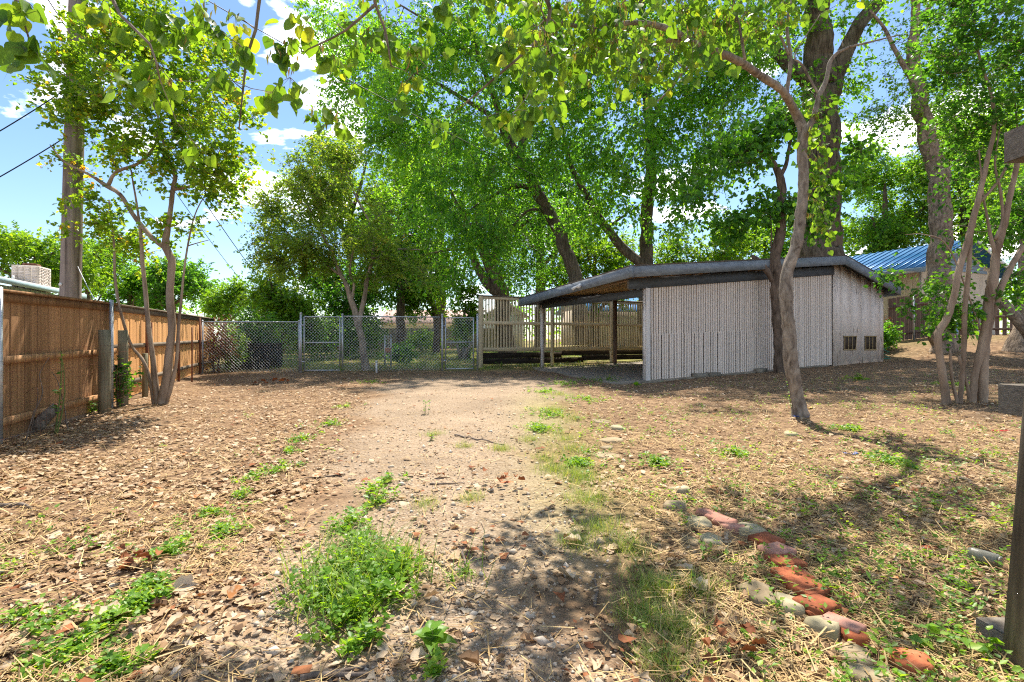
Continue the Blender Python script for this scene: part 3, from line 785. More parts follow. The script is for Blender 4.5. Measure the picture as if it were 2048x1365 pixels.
board('corner_board', M_POST_W, shed, (0.03, -0.082, (zr(0.03, 0) - 0.53 + base_z(0) - 0.05) / 2), (0.13, 0.03, zr(0.03, 0) - 0.53 - base_z(0) + 0.05))
for k, f in enumerate((0.12, 1.05, 2.0)):
    MB().beam((0.05, 0.05, base_z(0) + f), (7.5, 0.05, base_z(7.5) + f + 0.25 * (k == 2)), 0.05, 0.09).build('rail', M_FENCE_BROWN, shed)
MB().beam((0.12, 0.115, base_z(0.1) + 2.3), (7.48, 0.115, base_z(7.5) + 2.65), 0.012, 2.25).build('dark_backing', M_LOG, shed)  # added dark sheet, stands in for shade behind the slat gaps
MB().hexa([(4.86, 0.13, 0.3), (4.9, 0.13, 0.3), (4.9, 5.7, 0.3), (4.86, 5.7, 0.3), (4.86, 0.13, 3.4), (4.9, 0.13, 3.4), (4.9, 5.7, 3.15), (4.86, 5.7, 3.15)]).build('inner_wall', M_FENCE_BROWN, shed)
# board-and-batten panelled bay under the steep side, with two grilled vents
edges = [7.5, 7.56, 7.64, 7.90, 8.42, 8.96, 9.48, 9.96, 10.17]
for i in range(len(edges) - 1):
    a, c = edges[i] + 0.006, edges[i + 1] - 0.006
    za, zc = zr(a, 0) - 0.06, zr(c, 0) - 0.06
    off = -0.012 if i in (0, 1) else 0.0
    MB().hexa([(a, off - 0.012, base_z(a) - 0.05), (c, off - 0.012, base_z(c) - 0.05), (c, 0.02, base_z(c) - 0.05), (a, 0.02, base_z(a) - 0.05),
               (a, off - 0.012, za), (c, off - 0.012, zc), (c, 0.02, zc), (a, 0.02, za)]).build('panel', M_PANEL, shed)
MB().hexa([(7.5, 0.024, 0.4), (10.16, 0.024, 0.4), (10.16, 0.05, 0.4), (7.5, 0.05, 0.4), (7.5, 0.024, 3.75), (10.16, 0.024, 3.0), (10.16, 0.05, 3.0), (7.5, 0.05, 3.75)]).build('dark_backing', M_BEAM, shed)
for i in range(12):
    a, c = 0.02 + i * 0.48 + 0.006, 0.02 + (i + 1) * 0.48 - 0.006
    MB().hexa([(10.155, a, 0.45), (10.178, a, 0.45), (10.178, c, 0.45), (10.155, c, 0.45), (10.155, a, zr(10.17, a) - 0.05), (10.178, a, zr(10.17, a) - 0.05),
               (10.178, c, zr(10.17, c) - 0.05), (10.155, c, zr(10.17, c) - 0.05)]).build('panel', M_PANEL, shed)
def s_of_px(px, d=0.0):
    k = (px - CX) / F; x0, y0 = shed_xy(0, d)
    return (k * y0 - x0) / (U2[0] - k * U2[1])
for pa, pb in ((1686, 1711), (1728, 1751)):
    a, c = s_of_px(pa), s_of_px(pb)
    yy = shed_xy(a, 0)[1]
    zt, zb = CAM_H - (673 - CY) / F * yy, CAM_H - (700 - CY) / F * yy
    v_ = box_part('vent', M_VENT_DARK, shed, ((a + c) / 2, -0.018, (zt + zb) / 2), (c - a, 0.012, zt - zb))
    for k in range(4):
        board('bar', M_VENT_BAR, v_, (-(c - a) / 2 + 0.03 + k * (c - a - 0.06) / 3, -0.018, 0), (0.022, 0.016, zt - zb), (0, (0.08 if pa < 1700 and k > 1 else 0), 0))
    for zz in (-1, 1):
        board('bar', M_VENT_BAR, v_, (0, -0.014, zz * (zt - zb) / 2), (c - a + 0.04, 0.022, 0.03))
# outdoor lamp on the left fascia
lp = MB()
lp.tube([(SL - 0.02, 1.9, zr(SL, 1.9) - 0.13), (SL - 0.06, 1.9, zr(SL, 1.9) - 0.13)], 0.06, 10)
lp.tube([(SL - 0.05, 1.9, zr(SL, 1.9) - 0.13), (SL - 0.12, 1.82, zr(SL, 1.9) - 0.16), (SL - 0.2, 1.72, zr(SL, 1.9) - 0.19)], [0.025, 0.045, 0.06], 10)
lp.tube([(SL - 0.05, 1.9, zr(SL, 1.9) - 0.13), (SL - 0.1, 2.02, zr(SL, 1.9) - 0.17), (SL - 0.16, 2.12, zr(SL, 1.9) - 0.23)], [0.02, 0.035, 0.05], 10)
lp.build('floodlight', M_WHITE, shed, (0, 0, 0), True)
# concrete slab under the open bay and concrete blocks under the slats
sl = MB()
c4 = [shed_xy(-1.0, -0.25), shed_xy(7.3, -0.02), shed_xy(7.3, 5.95), shed_xy(-0.35, 5.95)]
nseg = 14
Vg, Qg = [], []
for i in range(nseg + 1):
    for j in range(nseg + 1):
        a_, b2 = i / nseg, j / nseg
        p = (c4[0] * (1 - a_) + c4[1] * a_) * (1 - b2) + (c4[3] * (1 - a_) + c4[2] * a_) * b2
        jit = 0.06 * math.sin(i * 2.3 + j * 5.1) if (i == 0 or j == 0) else 0
        Vg.append((p[0] + jit, p[1] + jit, 0.012 + 0.235 + 0.033 * max(0, p[0] - 2.5) + 0.018 * (p[1] - 13)))
sl.add(Vg, [(i * (nseg + 1) + j, (i + 1) * (nseg + 1) + j, (i + 1) * (nseg + 1) + j + 1, i * (nseg + 1) + j + 1) for i in range(nseg) for j in range(nseg)])
Vb = [(x, y, z - 0.12) for x, y, z in Vg]
sl.add(Vg + Vb, [q for q in sum([[(k, k + 1, k + 1 + (nseg + 1) ** 2, k + (nseg + 1) ** 2)] for k in range(nseg)], [])] +
       [((k + 1) * (nseg + 1), k * (nseg + 1), k * (nseg + 1) + (nseg + 1) ** 2, (k + 1) * (nseg + 1) + (nseg + 1) ** 2) for k in range(nseg)])
tag(sl.build('carport_floor', M_CONC), kind='structure')
for k, sx in enumerate((1.75, 2.25, 4.1)):
    x, y = shed_xy(sx, -0.12)
    t = box_part('concrete_block', M_CONC, None, (x, y, gz(x, y) + 0.04), (0.4, 0.19, 0.15), (0, 0, ANG + 0.1 * k))
    tag(t, ['grey concrete block under the slats closest to the open bay', 'grey concrete block under the slats, the middle of three', 'grey concrete block under the slats near the dark trunk'][k], 'block', 'concrete blocks under the slatted wall')

# ---------------------------------------------------------------- cream lattice fence behind the carport
lo = np.array([-1.2, 18.8])
lat = empty('lattice_fence', (lo[0], lo[1], 0), 'cream painted slat screen fence in two tiers behind the carport', 'fence', rz=ANG)
LATLEN = 9.6
zt_l, zm_l, zb_l = 2.93, 1.93, 0.98
for k, sx in enumerate((0.0, 3.05, 5.9, 8.7)):
    p = lo + U2 * sx
    zb = gz(*p) - 0.05
    board('post', M_LATTICE, lat, (sx, -0.06, (zb + zt_l + 0.04) / 2), (0.12 if k else 0.15, 0.10, zt_l + 0.04 - zb))
for z_, h in ((zt_l, 0.10), (zm_l + 0.06, 0.12), (zb_l, 0.14)):
    board('rail', M_LATTICE, lat, (LATLEN / 2, -0.03, z_), (LATLEN, 0.045, h))
board('cap_rail', M_RAIL_GREY, lat, (LATLEN / 2, -0.03, zt_l + 0.075), (LATLEN + 0.15, 0.13, 0.035))
rg = np.random.default_rng(3)
sx = 0.12
while sx < LATLEN - 0.05:
    w = 0.055 + rg.uniform(-0.006, 0.006)
    if rg.uniform() > 0.02:
        board('slat', M_LATTICE, lat, (sx, 0.015, (zt_l + zm_l) / 2 + 0.03), (w, 0.02, zt_l - zm_l - 0.05), (0, rg.normal(0, 0.008), 0))
    board('slat', M_LATTICE, lat, (sx + rg.normal(0, 0.006), 0.016, (zm_l + zb_l) / 2), (w, 0.02, zm_l - zb_l + 0.02), (0, rg.normal(0, 0.008), 0))
    sx += 0.122
# dark retaining timbers under the lattice
rt = empty('retaining_timbers', (lo[0], lo[1], 0), 'dark stacked railroad ties retaining the bed below the cream slat fence', 'retaining wall', rz=ANG)
for k, (a, c, z_) in enumerate(((0.15, 4.6, 0.52), (4.65, 9.2, 0.6), (0.15, 3.6, 0.74), (3.65, 9.2, 0.82))):
    box_part('timber', M_LOG, rt, ((a + c) / 2, 0.2 + 0.03 * (k > 1), z_), (c - a, 0.2, 0.21))

# ---------------------------------------------------------------- cedar fences on the left
def fence_run(name, label, A, B, mat, rails, h, wood_rail, step=0.139, th=0.018, posts=(), group=None, top=True, rail_side=-1, cap_mat=None, seed=2, lean=0.002, gapw=0.006):
    A, B = np.array(A, float), np.array(B, float)
    Lg = np.linalg.norm(B - A); d = (B - A) / Lg; ang = math.atan2(d[1], d[0])
    root = empty(name, (A[0], A[1], 0), label, 'fence', group, rz=ang)
    rg = np.random.default_rng(seed)
    za, zc = gz(*A), gz(*B)
    s = 0.0
    while s < Lg - step * 0.5:
        z0 = za + (zc - za) * s / Lg
        hh = h + rg.uniform(-0.012, 0.012)
        board('picket', mat, root, (s + step / 2, rg.uniform(-0.007, 0.007), z0 + hh / 2 + 0.02), (step - gapw, th, hh), (0, rg.normal(0, lean), 0))
        s += step
    for r in rails:
        MB().beam((0, rail_side * 0.042, za + r), (Lg, rail_side * 0.042, zc + r), 0.042, 0.09).build('rail', wood_rail, root)
    if top:
        MB().beam((-0.02, rail_side * 0.026, za + h + 0.045), (Lg + 0.02, rail_side * 0.026, zc + h + 0.045), 0.10, 0.035).build('cap_board', cap_mat or wood_rail, root)
        MB().beam((-0.02, rail_side * 0.026, za + h + 0.008), (Lg + 0.02, rail_side * 0.026, zc + h + 0.008), 0.03, 0.11).build('trim_board', cap_mat or wood_rail, root)
    for s, hh, mt, r in posts:
        z0 = za + (zc - za) * s / Lg
        MB().tube([(s, rail_side * 0.095, z0 - 0.1), (s, rail_side * 0.095, z0 + hh)], r, 10).build('post', mt, root, (0, 0, 0), True)
    return root
FA, FB = (-5.3, 3.4), (-7.08, 8.86)
fence_run('board_fence', 'brown weathered cedar board fence closest to the camera, in shade', FA, FB, M_FENCE_OLD, (0.28, 1.02), 1.78, M_FENCE_OLD, posts=((2.55, 1.84, M_GALV, 0.03), (5.45, 1.86, M_GALV, 0.032)), cap_mat=M_FENCE_OLD, seed=4)
FC, FD = (-6.86, 7.9), (-11.1, 18.6)
fence_run('board_fence', 'sunlit orange cedar board fence running on behind the crepe myrtle', FC, FD, M_FENCE_LIT, (0.36, 1.08), 1.80, M_RAIL_GREY, posts=((3.15, 1.79, M_RUST, 0.03), (5.9, 1.79, M_RUST, 0.03), (8.6, 1.79, M_RUST, 0.03)), seed=7)

# posts and wire standing before the fence
def round_post(px, py, topy, r, mat, name, label, cat='post', lean=0.0, sides=14, cap=0.0):
    b = gp(px, py); h = (py - topy) / F * b.y
    root_mb = MB().tube([(0, 0, -0.15), (lean * 0.3, 0, h * 0.3), (lean * 0.7, 0.004, h * 0.7), (lean, 0, h)], [r * 1.04, r, r * 0.98, r * 0.97], sides, True, 0.03, int(px))
    return tag(link(name, root_mb.mesh(name, mat, (0, 0, 0), True), None, b), label, cat)
round_post(209, 826, 660, 0.085, M_POST_GREEN, 'fence_post', 'squat grey wooden post beside the galvanised pipe at the fence end')
round_post(246, 812, 661, 0.075, M_POST_GREEN, 'fence_post', 'round mossy wooden post with ivy climbing its top')
round_post(231, 800, 640, 0.05, M_FENCE_OLD, 'fence_post', 'thin square-topped brown post between the two stouter wooden posts', sides=4)
round_post(303, 790, 645, 0.018, M_RUST, 'steel_stake', 'rusty orange-tipped steel stake behind the crepe myrtle', 'stake', sides=6)
round_post(384, 765, 655, 0.018, M_RUST, 'steel_stake', 'rusty steel stake close to the chain link corner', 'stake', sides=6)
round_post(290, 795, 707, 0.05, M_POST_GREEN, 'fence_post', 'short grey stub post behind the crepe myrtle stems')
# sagging welded wire along the near fence
ww = MB(); rg = np.random.default_rng(8)
wa, wb = np.array([-5.28, 4.3]), np.array([-6.55, 8.6])
for k in range(9):
    z_ = 0.10 + 0.125 * k
    t = np.linspace(0, 1, 12)
    P = np.stack([wa[0] + (wb[0] - wa[0]) * t, wa[1] + (wb[1] - wa[1]) * t, z_ + 0.02 * np.sin(t * 9 + k) + ground_z(wa[0] + (wb[0] - wa[0]) * t, wa[1] + (wb[1] - wa[1]) * t)], 1)
    ww.tube(P, 0.0016, 3, False)
for k in range(44):
    t = k / 43; x, y = wa + (wb - wa) * t; z_ = gz(x, y)
    ww.tube([(x, y, z_), (x + 0.01 * rg.normal(), y, z_ + 0.5), (x + 0.012 * rg.normal(), y, z_ + 1.12)], 0.0014, 3, False)
tag(ww.build('wire_fence', M_RUST, None, (-5.3, 4.3, 0)), 'thin rusty welded wire netting strung before the brown cedar fence', 'wire fence')

# ---------------------------------------------------------------- chain link fence and gates
def chain_link(A, B, za, zb, h, name, label, cat, posts=(True, True), mid=False, frame=False, group=None, pitch=0.105, post_h=0.0, post_r=0.033):
    A, B = np.array(A, float), np.array(B, float)
    Lg = np.linalg.norm(B - A); d = (B - A) / Lg; ang = math.atan2(d[1], d[0])
    root = empty(name, (A[0], A[1], za), label, cat, group, rz=ang)
    sl_ = (zb - za) / Lg
    for k in range(2):
        if posts[k]:
            MB().tube([(Lg * k, 0, sl_ * Lg * k - 0.1), (Lg * k, 0, sl_ * Lg * k + h + post_h)], post_r, 10).build('post', M_GALV, root, (0, 0, 0), True)
            MB().tube([(Lg * k, 0, sl_ * Lg * k + h + post_h - 0.01), (Lg * k, 0, sl_ * Lg * k + h + post_h + 0.025), (Lg * k, 0, sl_ * Lg * k + h + post_h + 0.045)], [post_r * 1.15, post_r * 1.1, post_r * 0.4], 10).build('post_cap', M_GALV, root, (0, 0, 0), True)
    z0 = 0.06
    tops = [h - 0.02] + ([z0, h * 0.53] if frame else []) + ([h * 0.5] if mid else [])
    for z_ in tops:
        MB().tube([(0.03, 0, z_), (Lg - 0.03, 0, z_ + sl_ * Lg)], 0.021, 8).build('rail', M_GALV, root, (0, 0, 0), True)
    if frame:
        for s_ in (0.035, Lg - 0.035):
            MB().tube([(s_, 0, z0 + sl_ * s_), (s_, 0, h - 0.02 + sl_ * s_)], 0.021, 8).build('upright', M_GALV, root, (0, 0, 0), True)
        for z_ in (0.35, h - 0.3):
            MB().box((0.0, 0.0, z_), (0.09, 0.05, 0.05)).build('hinge', M_GALV, root)
    m = MB(); a = 0.05; W = Lg - 0.08; H = h - 0.03 - 0.04
    for sgn in (1, -1):
        c = -H
        while c < W:
            x0, x1 = max(0, c), min(W, c + H)
            if x1 - x0 > 0.02:
                y0, y1 = x0 - c, x1 - c
                if sgn < 0: y0, y1 = H - y0, H - y1
                m.tube([(a + x0, 0.004 * sgn, 0.03 + y0 + sl_ * x0), (a + x1, 0.004 * sgn, 0.03 + y1 + sl_ * x1)], 0.0045, 3, False)
            c += pitch
    o = m.build('wire_mesh', M_WIRE, root); o['kind'] = 'stuff'
    return root
def link_pt(px, y):
    x = (px - CX) / F * y
    return (x, y)
def cl(pa, ya, pb, yb, h, *args, **kw):
    A, B = link_pt(pa, ya), link_pt(pb, yb)
    return chain_link(A, B, gz(*A), gz(*B), h, *args, **kw)
cl(405, 16.2, 599, 16.4, 1.68, 'chain_link_fence', 'long chain link fence panel backed by rusty vines and a black bin', 'fence')
cl(606, 16.4, 682, 16.6, 1.85, 'chain_link_gate', 'chain link gate left of the forked oak trunk', 'gate', posts=(False, False), frame=True)
cl(685, 16.6, 881, 17.2, 1.87, 'chain_link_fence', 'chain link fence panel directly behind the forked oak trunk', 'fence', posts=(True, False), post_h=0.03)
cl(889, 17.3, 949, 17.4, 1.85, 'chain_link_gate', 'chain link gate beside the cream slat fence', 'gate', posts=(False, False), frame=True)
for px, y, lb in ((602, 16.4, 'galvanised hinge post of the gate left of the forked oak'), (884.5, 17.25, 'galvanised post between the chain link panel and the gate by the slat fence'), (955, 17.45, 'galvanised latch post hard against the cream slat fence')):
    x, y = link_pt(px, y); z_ = gz(x, y)
    o = MB().tube([(0, 0, -0.1), (0, 0, 1.93)], 0.036, 10).tube([(0, 0, 1.92), (0, 0, 1.955), (0, 0, 1.975)], [0.042, 0.04, 0.015], 10)
    tag(link('gate_post', o.mesh('gate_post', M_GALV, (0, 0, 0), True), None, (x, y, z_)), lb, 'post')
cl(770, 19.0, 782, 19.05, 1.2, 'chain_link_fence', 'narrow low chain link stub with two posts beyond the fence', 'fence')
x, y = link_pt(776, 18.85)
tag(link('terracotta_pot', MB().tube([(0, 0, 0), (0, 0, 0.08), (0, 0, 0.17), (0, 0, 0.2)], [0.07, 0.1, 0.12, 0.13], 12).mesh('terracotta_pot', M_TERRA, (0, 0, 0), True), None, (x, y, gz(x, y) + 0.55)), 'terracotta pot hung on the narrow chain link stub', 'pot')
x, y = link_pt(753, 16.4)
tag(link('pipe_stub', MB().tube([(0, 0, -0.1), (0, 0, 0.36)], 0.03, 10).tube([(0, 0, 0.34), (0, 0, 0.40)], 0.037, 10).mesh('pipe_stub', M_WHITE, (0, 0, 0), True), None, (x, y, gz(x, y))), 'white plastic pipe stub in the ground right of the forked oak', 'pipe')
# black bin behind the wire
bx, by = link_pt(508, 18.6)
bin_ = empty('compost_bin', (bx, by, gz(bx, by)), 'blackened wooden bin half hidden by shrubs behind the chain link', 'bin')
for k in range(9):
    board('plank', M_BLACK_BIN, bin_, (-0.72 + k * 0.18, -0.45, 0.42), (0.172, 0.03, 0.92))
    board('plank', M_BLACK_BIN, bin_, (-0.72 + k * 0.18, 0.45, 0.42), (0.172, 0.03, 0.92))
for k in range(5):
    for sg in (-1, 1):
        board('plank', M_BLACK_BIN, bin_, (sg * 0.82, -0.36 + k * 0.18, 0.42), (0.03, 0.172, 0.92))
board('lid', M_BLACK_BIN, bin_, (0, 0, 0.9), (1.72, 1.0, 0.04))

# far fences
fence_run('far_board_fence', 'grey weathered board fence across the far end of the yard', (-9.6, 39), (-1.2, 41), M_FENCE_FAR, (0.4, 1.2), 1.65, M_FENCE_FAR, step=0.15, posts=((1.2, 1.7, M_GALV, 0.04), (5.6, 1.7, M_GALV, 0.04)), top=False, rail_side=1)
fence_run('far_board_fence', 'grey board fence glimpsed through the gate, beyond the orange cedar fence', (-15.2, 27), (-9.6, 39), M_FENCE_FAR, (0.4, 1.2), 1.65, M_FENCE_FAR, step=0.15, top=False)

# ---------------------------------------------------------------- right-hand fence and gate by the brick house
rA, rB = (16.1, 21.4), (17.9, 20.7)
fence_run('picket_gate_fence', 'tall dark brown board fence and gate against the brick house', rA, rB, M_FENCE_BROWN, (0.35, 1.5), 1.85, M_FENCE_BROWN, step=0.142, posts=(), top=False, seed=12, gapw=0.008)
rC, rD = (18.3, 20.55), (24.5, 18.3)
fence_run('picket_fence', 'low brown picket fence with wide gaps behind the right crepe myrtle', rC, rD, M_FENCE_BROWN, (0.3, 0.8), 1.02, M_FENCE_BROWN, step=0.235, gapw=0.10, top=False, seed=13)
x, y = link_pt(1828, 20.9)
tag(link('gate_post', MB().tube([(0, 0, -0.1), (0, 0, 1.98)], 0.036, 10).mesh('gate_post', M_GALV, (0, 0, 0), True), None, (x, y, gz(x, y))), 'pale galvanised post at the dark brown gate by the brick house', 'post')
x, y = link_pt(1931, 20.3)
tag(link('gate_post', MB().tube([(0, 0, -0.1), (0, 0, 0.98)], 0.045, 10).mesh('gate_post', M_WHITE, (0, 0, 0), True), None, (x, y, gz(x, y))), 'short white post before the low picket fence', 'post')

# ---------------------------------------------------------------- houses
# blue metal roofed house, right; local x = across (u), local y = along the ridge (v)
hx, hy = 23.4, 26.0
ho = empty('blue_roof_house', (hx, hy, 0), 'brick and beige house with a ribbed blue metal roof', 'house', rz=ANG)
RZ, EZ, HW, HL = 6.55, 4.85, 4.3, 9.0
def roof_side(sg):
    m = MB()
    p = [(0, -0.6, RZ), (0, HL, RZ), (sg * HW, HL, EZ), (sg * HW, -0.6, EZ)]
    lo_ = [(a, b_, c - 0.06) for a, b_, c in p]
    m.hexa(lo_ + p)
    r = m.build('roof', M_BLUE_ROOF, ho)
    k = -0.5
    while k < HL:
        MB().hexa([(0, k, RZ + 0.003), (0, k + 0.07, RZ + 0.003), (sg * HW, k + 0.07, EZ + 0.003), (sg * HW, k, EZ + 0.003),
                   (0, k + 0.015, RZ + 0.055), (0, k + 0.055, RZ + 0.055), (sg * HW, k + 0.055, EZ + 0.055), (sg * HW, k + 0.015, EZ + 0.055)]).build('seam', M_BLUE_ROOF, r)
        k += 0.41
for sg in (-1, 1): roof_side(sg)
for sg in (-1, 1):
    MB().hexa([(0, -0.66, RZ - 0.24), (sg * HW, -0.66, EZ - 0.24), (sg * HW, -0.61, EZ - 0.24), (0, -0.61, RZ - 0.24),
               (0, -0.66, RZ + 0.02), (sg * HW, -0.66, EZ + 0.02), (sg * HW, -0.61, EZ + 0.02), (0, -0.61, RZ + 0.02)]).build('rake_board', M_TRIM_BLUE if sg < 0 else M_WHITE, ho)
MB().box((-HW - 0.03, HL / 2 - 0.3, EZ - 0.13), (0.05, HL + 0.55, 0.24)).build('eave_board', M_TRIM_BLUE, ho)
WX = HW - 0.55
gable = MB()
gable.add([(-WX, 0, 0.8), (WX, 0, 0.8), (WX, 0, EZ), (0, 0, RZ - 0.35), (-WX, 0, EZ)], tris=[(0, 1, 2), (0, 2, 4), (4, 2, 3)])
gable.build('gable_wall', M_SIDING, ho)
for k in range(7):
    zc = EZ + 0.12 + k * 0.17; hw = max(0.1, (RZ - 0.5 - zc) * 2.2)
    board('siding_board', M_TRIM_BLUE, ho, (0, -0.04, zc), (2 * hw, 0.02, 0.15))
# side wall facing the yard: brick to the left, beige boards to the right
wall = box_part('side_wall', M_MORTAR, ho, (-WX + 0.05, HL / 2, 2.5), (0.1, HL, 4.6))
rg = np.random.default_rng(21)
_bm = MB().box((0, 0, 0), (0.035, 0.21, 0.065)).mesh('brick', M_BRICK_TAN)
for r_ in range(26):
    for c in range(20):
        yb = 1.75 + c * 0.224 + (0.112 if r_ % 2 else 0) - HL / 2
        link('brick', _bm, wall, (-0.058 + rg.uniform(-0.004, 0.004), yb, -1.15 + r_ * 0.077))
for k in range(6):
    board('siding_board', M_SIDING, ho, (-WX - 0.012, 0.05 + k * 0.285 + 0.14, 2.75), (0.02, 0.275, 3.9))
board('frieze_board', M_SIDING, ho, (-WX - 0.03, HL / 2 + 0.3, 4.45), (0.03, HL - 0.6, 0.55))
# front wall details: blue corner strips, windows, pale skirting
for k, xx in enumerate((-2.9, -1.2, 0.4, 2.0)):
    w = board('window', M_GLASS, ho, (xx, -0.03, 2.55), (0.8, 0.04, 1.3))
    board('door_strip', M_BLUE_PAINT, ho, (xx + 0.62, -0.03, 2.0), (0.22, 0.04, 2.1))
board('skirting', M_WHITE, ho, (0, -0.05, 1.05), (2 * WX, 0.05, 0.3))
board('corner_strip', M_BLUE_PAINT, ho, (-WX - 0.03, HL - 2.2, 2.3), (0.06, 0.3, 3.0))

# pale mint house, left
gx, gy = -18.4, 18.0
mh = empty('mint_house', (gx, gy, 0), 'mint green house with a pale shingle roof beyond the brown fence', 'house', rz=math.atan2(4, -1.6) - math.pi / 2)
MB().hexa([(-7, -3, 4.88), (0.35, -3, 3.45), (0.35, 6.2, 3.45), (-7, 6.2, 4.88), (-7, -3, 4.98), (0.35, -3, 3.55), (0.35, 6.2, 3.55), (-7, 6.2, 4.98)]).build('roof', M_ROOF_PALE, mh)
MB().box((0.38, 1.6, 3.42), (0.04, 9.2, 0.2)).build('fascia', M_MINT_TRIM, mh)
box_part('wall', M_MINT, mh, (-3.6, 1.4, 1.6), (7, 8.6, 3.5))
for k in range(22):
    board('batten', M_MINT_TRIM, mh, (-0.09, -2.5 + k * 0.4, 1.7), (0.03, 0.045, 3.3))
w = box_part('window', M_GLASS, mh, (-0.085, 0.9, 2.3), (0.05, 1.2, 0.9))
for zz in (-0.48, 0.48): board('frame', M_MINT_TRIM, w, (0.02, 0, zz), (0.05, 1.3, 0.07))
ch = box_part('chimney', M_MORTAR, mh, (-1.2, 5.1, 3.0), (0.9, 1.15, 3.2))
_bp = MB().box((0, 0, 0), (0.02, 0.2, 0.058)).mesh('brick', M_BRICK_PALE)
_bq = MB().box((0, 0, 0), (0.2, 0.02, 0.058)).mesh('brick', M_BRICK_PALE)
for r_ in range(14):
    for c in range(5):
        link('brick', _bp, ch, (0.456, -0.46 + c * 0.226 + (0.05 if r_ % 2 else -0.05) * (0 < c < 4), 0.62 + r_ * 0.07))
    for c in range(4):
        link('brick', _bq, ch, (-0.34 + c * 0.226, -0.581, 0.62 + r_ * 0.07))
box_part('chimney_cap', M_RUST, mh, (-1.2, 5.1, 4.68), (0.45, 0.5, 0.1))
link('roof_vent', MB().tube([(0, 0, 0), (0, 0, 0.22)], 0.04, 8).mesh('roof_vent', M_WHITE), mh, (-0.6, 2.2, 3.68))

def small_house(name, label, c, size, rz, wall_m, roof_m, h, pitch, over=0.4, windows=()):
    root = empty(name, (c[0], c[1], gz(*c)), label, 'house', rz=rz)
    w, d = size
    box_part('wall', wall_m, root, (0, 0, h / 2), (w, d, h))
    for sg in (-1, 1):
        p = [(sg * 0.0, -d / 2 - over, h + pitch), (0, d / 2 + over, h + pitch), (sg * (w / 2 + over), d / 2 + over, h - 0.15), (sg * (w / 2 + over), -d / 2 - over, h - 0.15)]
        MB().hexa([(a, b_, z - 0.12) for a, b_, z in p] + p).build('roof', roof_m, root)
    for sg in (-1, 1):
        MB().add([(-w / 2, sg * d / 2, h), (w / 2, sg * d / 2, h), (0, sg * d / 2, h + pitch - 0.1)], tris=[(0, 1, 2)]).build('gable_wall', wall_m, root)
    for xx, zz in windows:
        f = box_part('window', M_GLASS, root, (xx, -d / 2 - 0.02, zz), (0.9, 0.05, 1.0))
        for s2 in (-1, 1):
            board('frame', M_WHITE, f, (s2 * 0.48, -0.02, 0), (0.07, 0.05, 1.1)); board('frame', M_WHITE, f, (0, -0.02, s2 * 0.53), (1.02, 0.05, 0.07))
    return root
small_house('straw_house', 'straw yellow house with a rose shingle roof beyond the far fence', (-7.0, 52), (8, 11), math.pi / 2, M_YELLOW_WALL, M_ROOF_ROSE, 2.5, 1.3, windows=((-1.5, 1.4), (1.5, 1.4)))
small_house('white_house', 'small white gabled house seen through the left of the cream slat fence', (-1.2, 46), (3.2, 5), 0.25, M_WHITE, M_ROOF_PALE, 2.9, 1.1, windows=((0.0, 1.4),))
small_house('blue_roof_garage', 'low blue roofed outbuilding glimpsed through the right of the cream slat fence', (9.5, 44), (6, 9), math.pi / 2 + 0.2, M_SIDING, M_BLUE_ROOF, 3.0, 1.2)
small_house('brick_house', 'pale house far behind the chain link gate, its wall hidden by trees', (-14.5, 60), (6, 8), math.pi / 2, M_WHITE, M_ROOF_PALE, 2.8, 1.2)

# ---------------------------------------------------------------- utility pole and lines
pb = at(138, 600, 9.7); pb.z = gz(pb.x, pb.y)
pole = empty('utility_pole', pb, 'tall weathered wooden utility pole behind the cedar fence', 'utility pole')
MB().tube([(0, 0, -0.3), (0.03, 0, 2), (0.10, 0, 5), (0.17, 0, 7.6), (0.22, 0, 9.6)], [0.17, 0.165, 0.154, 0.142, 0.134], 20, True, 0.015, 3).build('shaft', M_POLE, pole, (0, 0, 0), True)
link('marker_disc', MB().tube([(0, 0, 0), (0, -0.008, 0)], 0.032, 12).mesh('marker_disc', M_WHITE, (0, 0, 0), True), pole, (-0.012, -0.169, 2.38 - pb.z + 0.0))
MB().beam((-1.0, -0.2, 8.9), (1.3, -0.2, 8.9), 0.09, 0.11).build('crossarm', M_POLE, pole)
for xx in (-0.8, -0.3, 0.7, 1.15):
    MB().tube([(xx, -0.2, 8.9), (xx, -0.2, 9.0), (xx, -0.2, 9.07)], [0.03, 0.045, 0.02], 8).build('insulator', M_GLASS, pole, (0, 0, 0), True)
def wire(name, label, a, b, sag, r=0.008, mat=M_CABLE, n=24):
    a, b = np.array(a, float), np.array(b, float)
    t = np.linspace(0, 1, n)[:, None]
    P = a + (b - a) * t; P[:, 2] -= (4 * sag * t * (1 - t))[:, 0]
    tag(MB().tube(P, r, 5, False).build(name, mat, None, a, True), label, 'cable')
px_, py_ = pb.x, pb.y
wire('power_line', 'upper black cable running from the pole to the far left', (px_ + 0.12, py_, pb.z + 6.15), at(-420, 470, 6.0), 0.15, 0.010)
wire('power_line', 'lower black cable running from the pole to the far left', (px_ + 0.10, py_, pb.z + 5.2), at(-420, 560, 6.0), 0.12, 0.010)
wire('power_line', 'thicker of the two parallel cables descending behind the crepe myrtle', (px_ + 0.1, py_ - 0.2, pb.z + 8.0), at(640, 640, 62), 2.4, 0.016)
wire('power_line', 'thinner of the two parallel cables descending behind the crepe myrtle', (px_ - 0.4, py_ - 0.2, pb.z + 7.9), at(615, 640, 62), 2.6, 0.011)
wire('power_line', 'long slack cable crossing from the pole into the cottonwood leaves', (px_ + 1.1, py_ - 0.2, pb.z + 8.6), at(1180, 400, 19.5), 0.25, 0.010)
wire('power_line', 'thin cable beside the forked oak crown', (px_ + 0.65, py_ - 0.2, pb.z + 8.5), at(700, 620, 40), 1.3, 0.010)
fe = np.array([-7.02, 8.75])
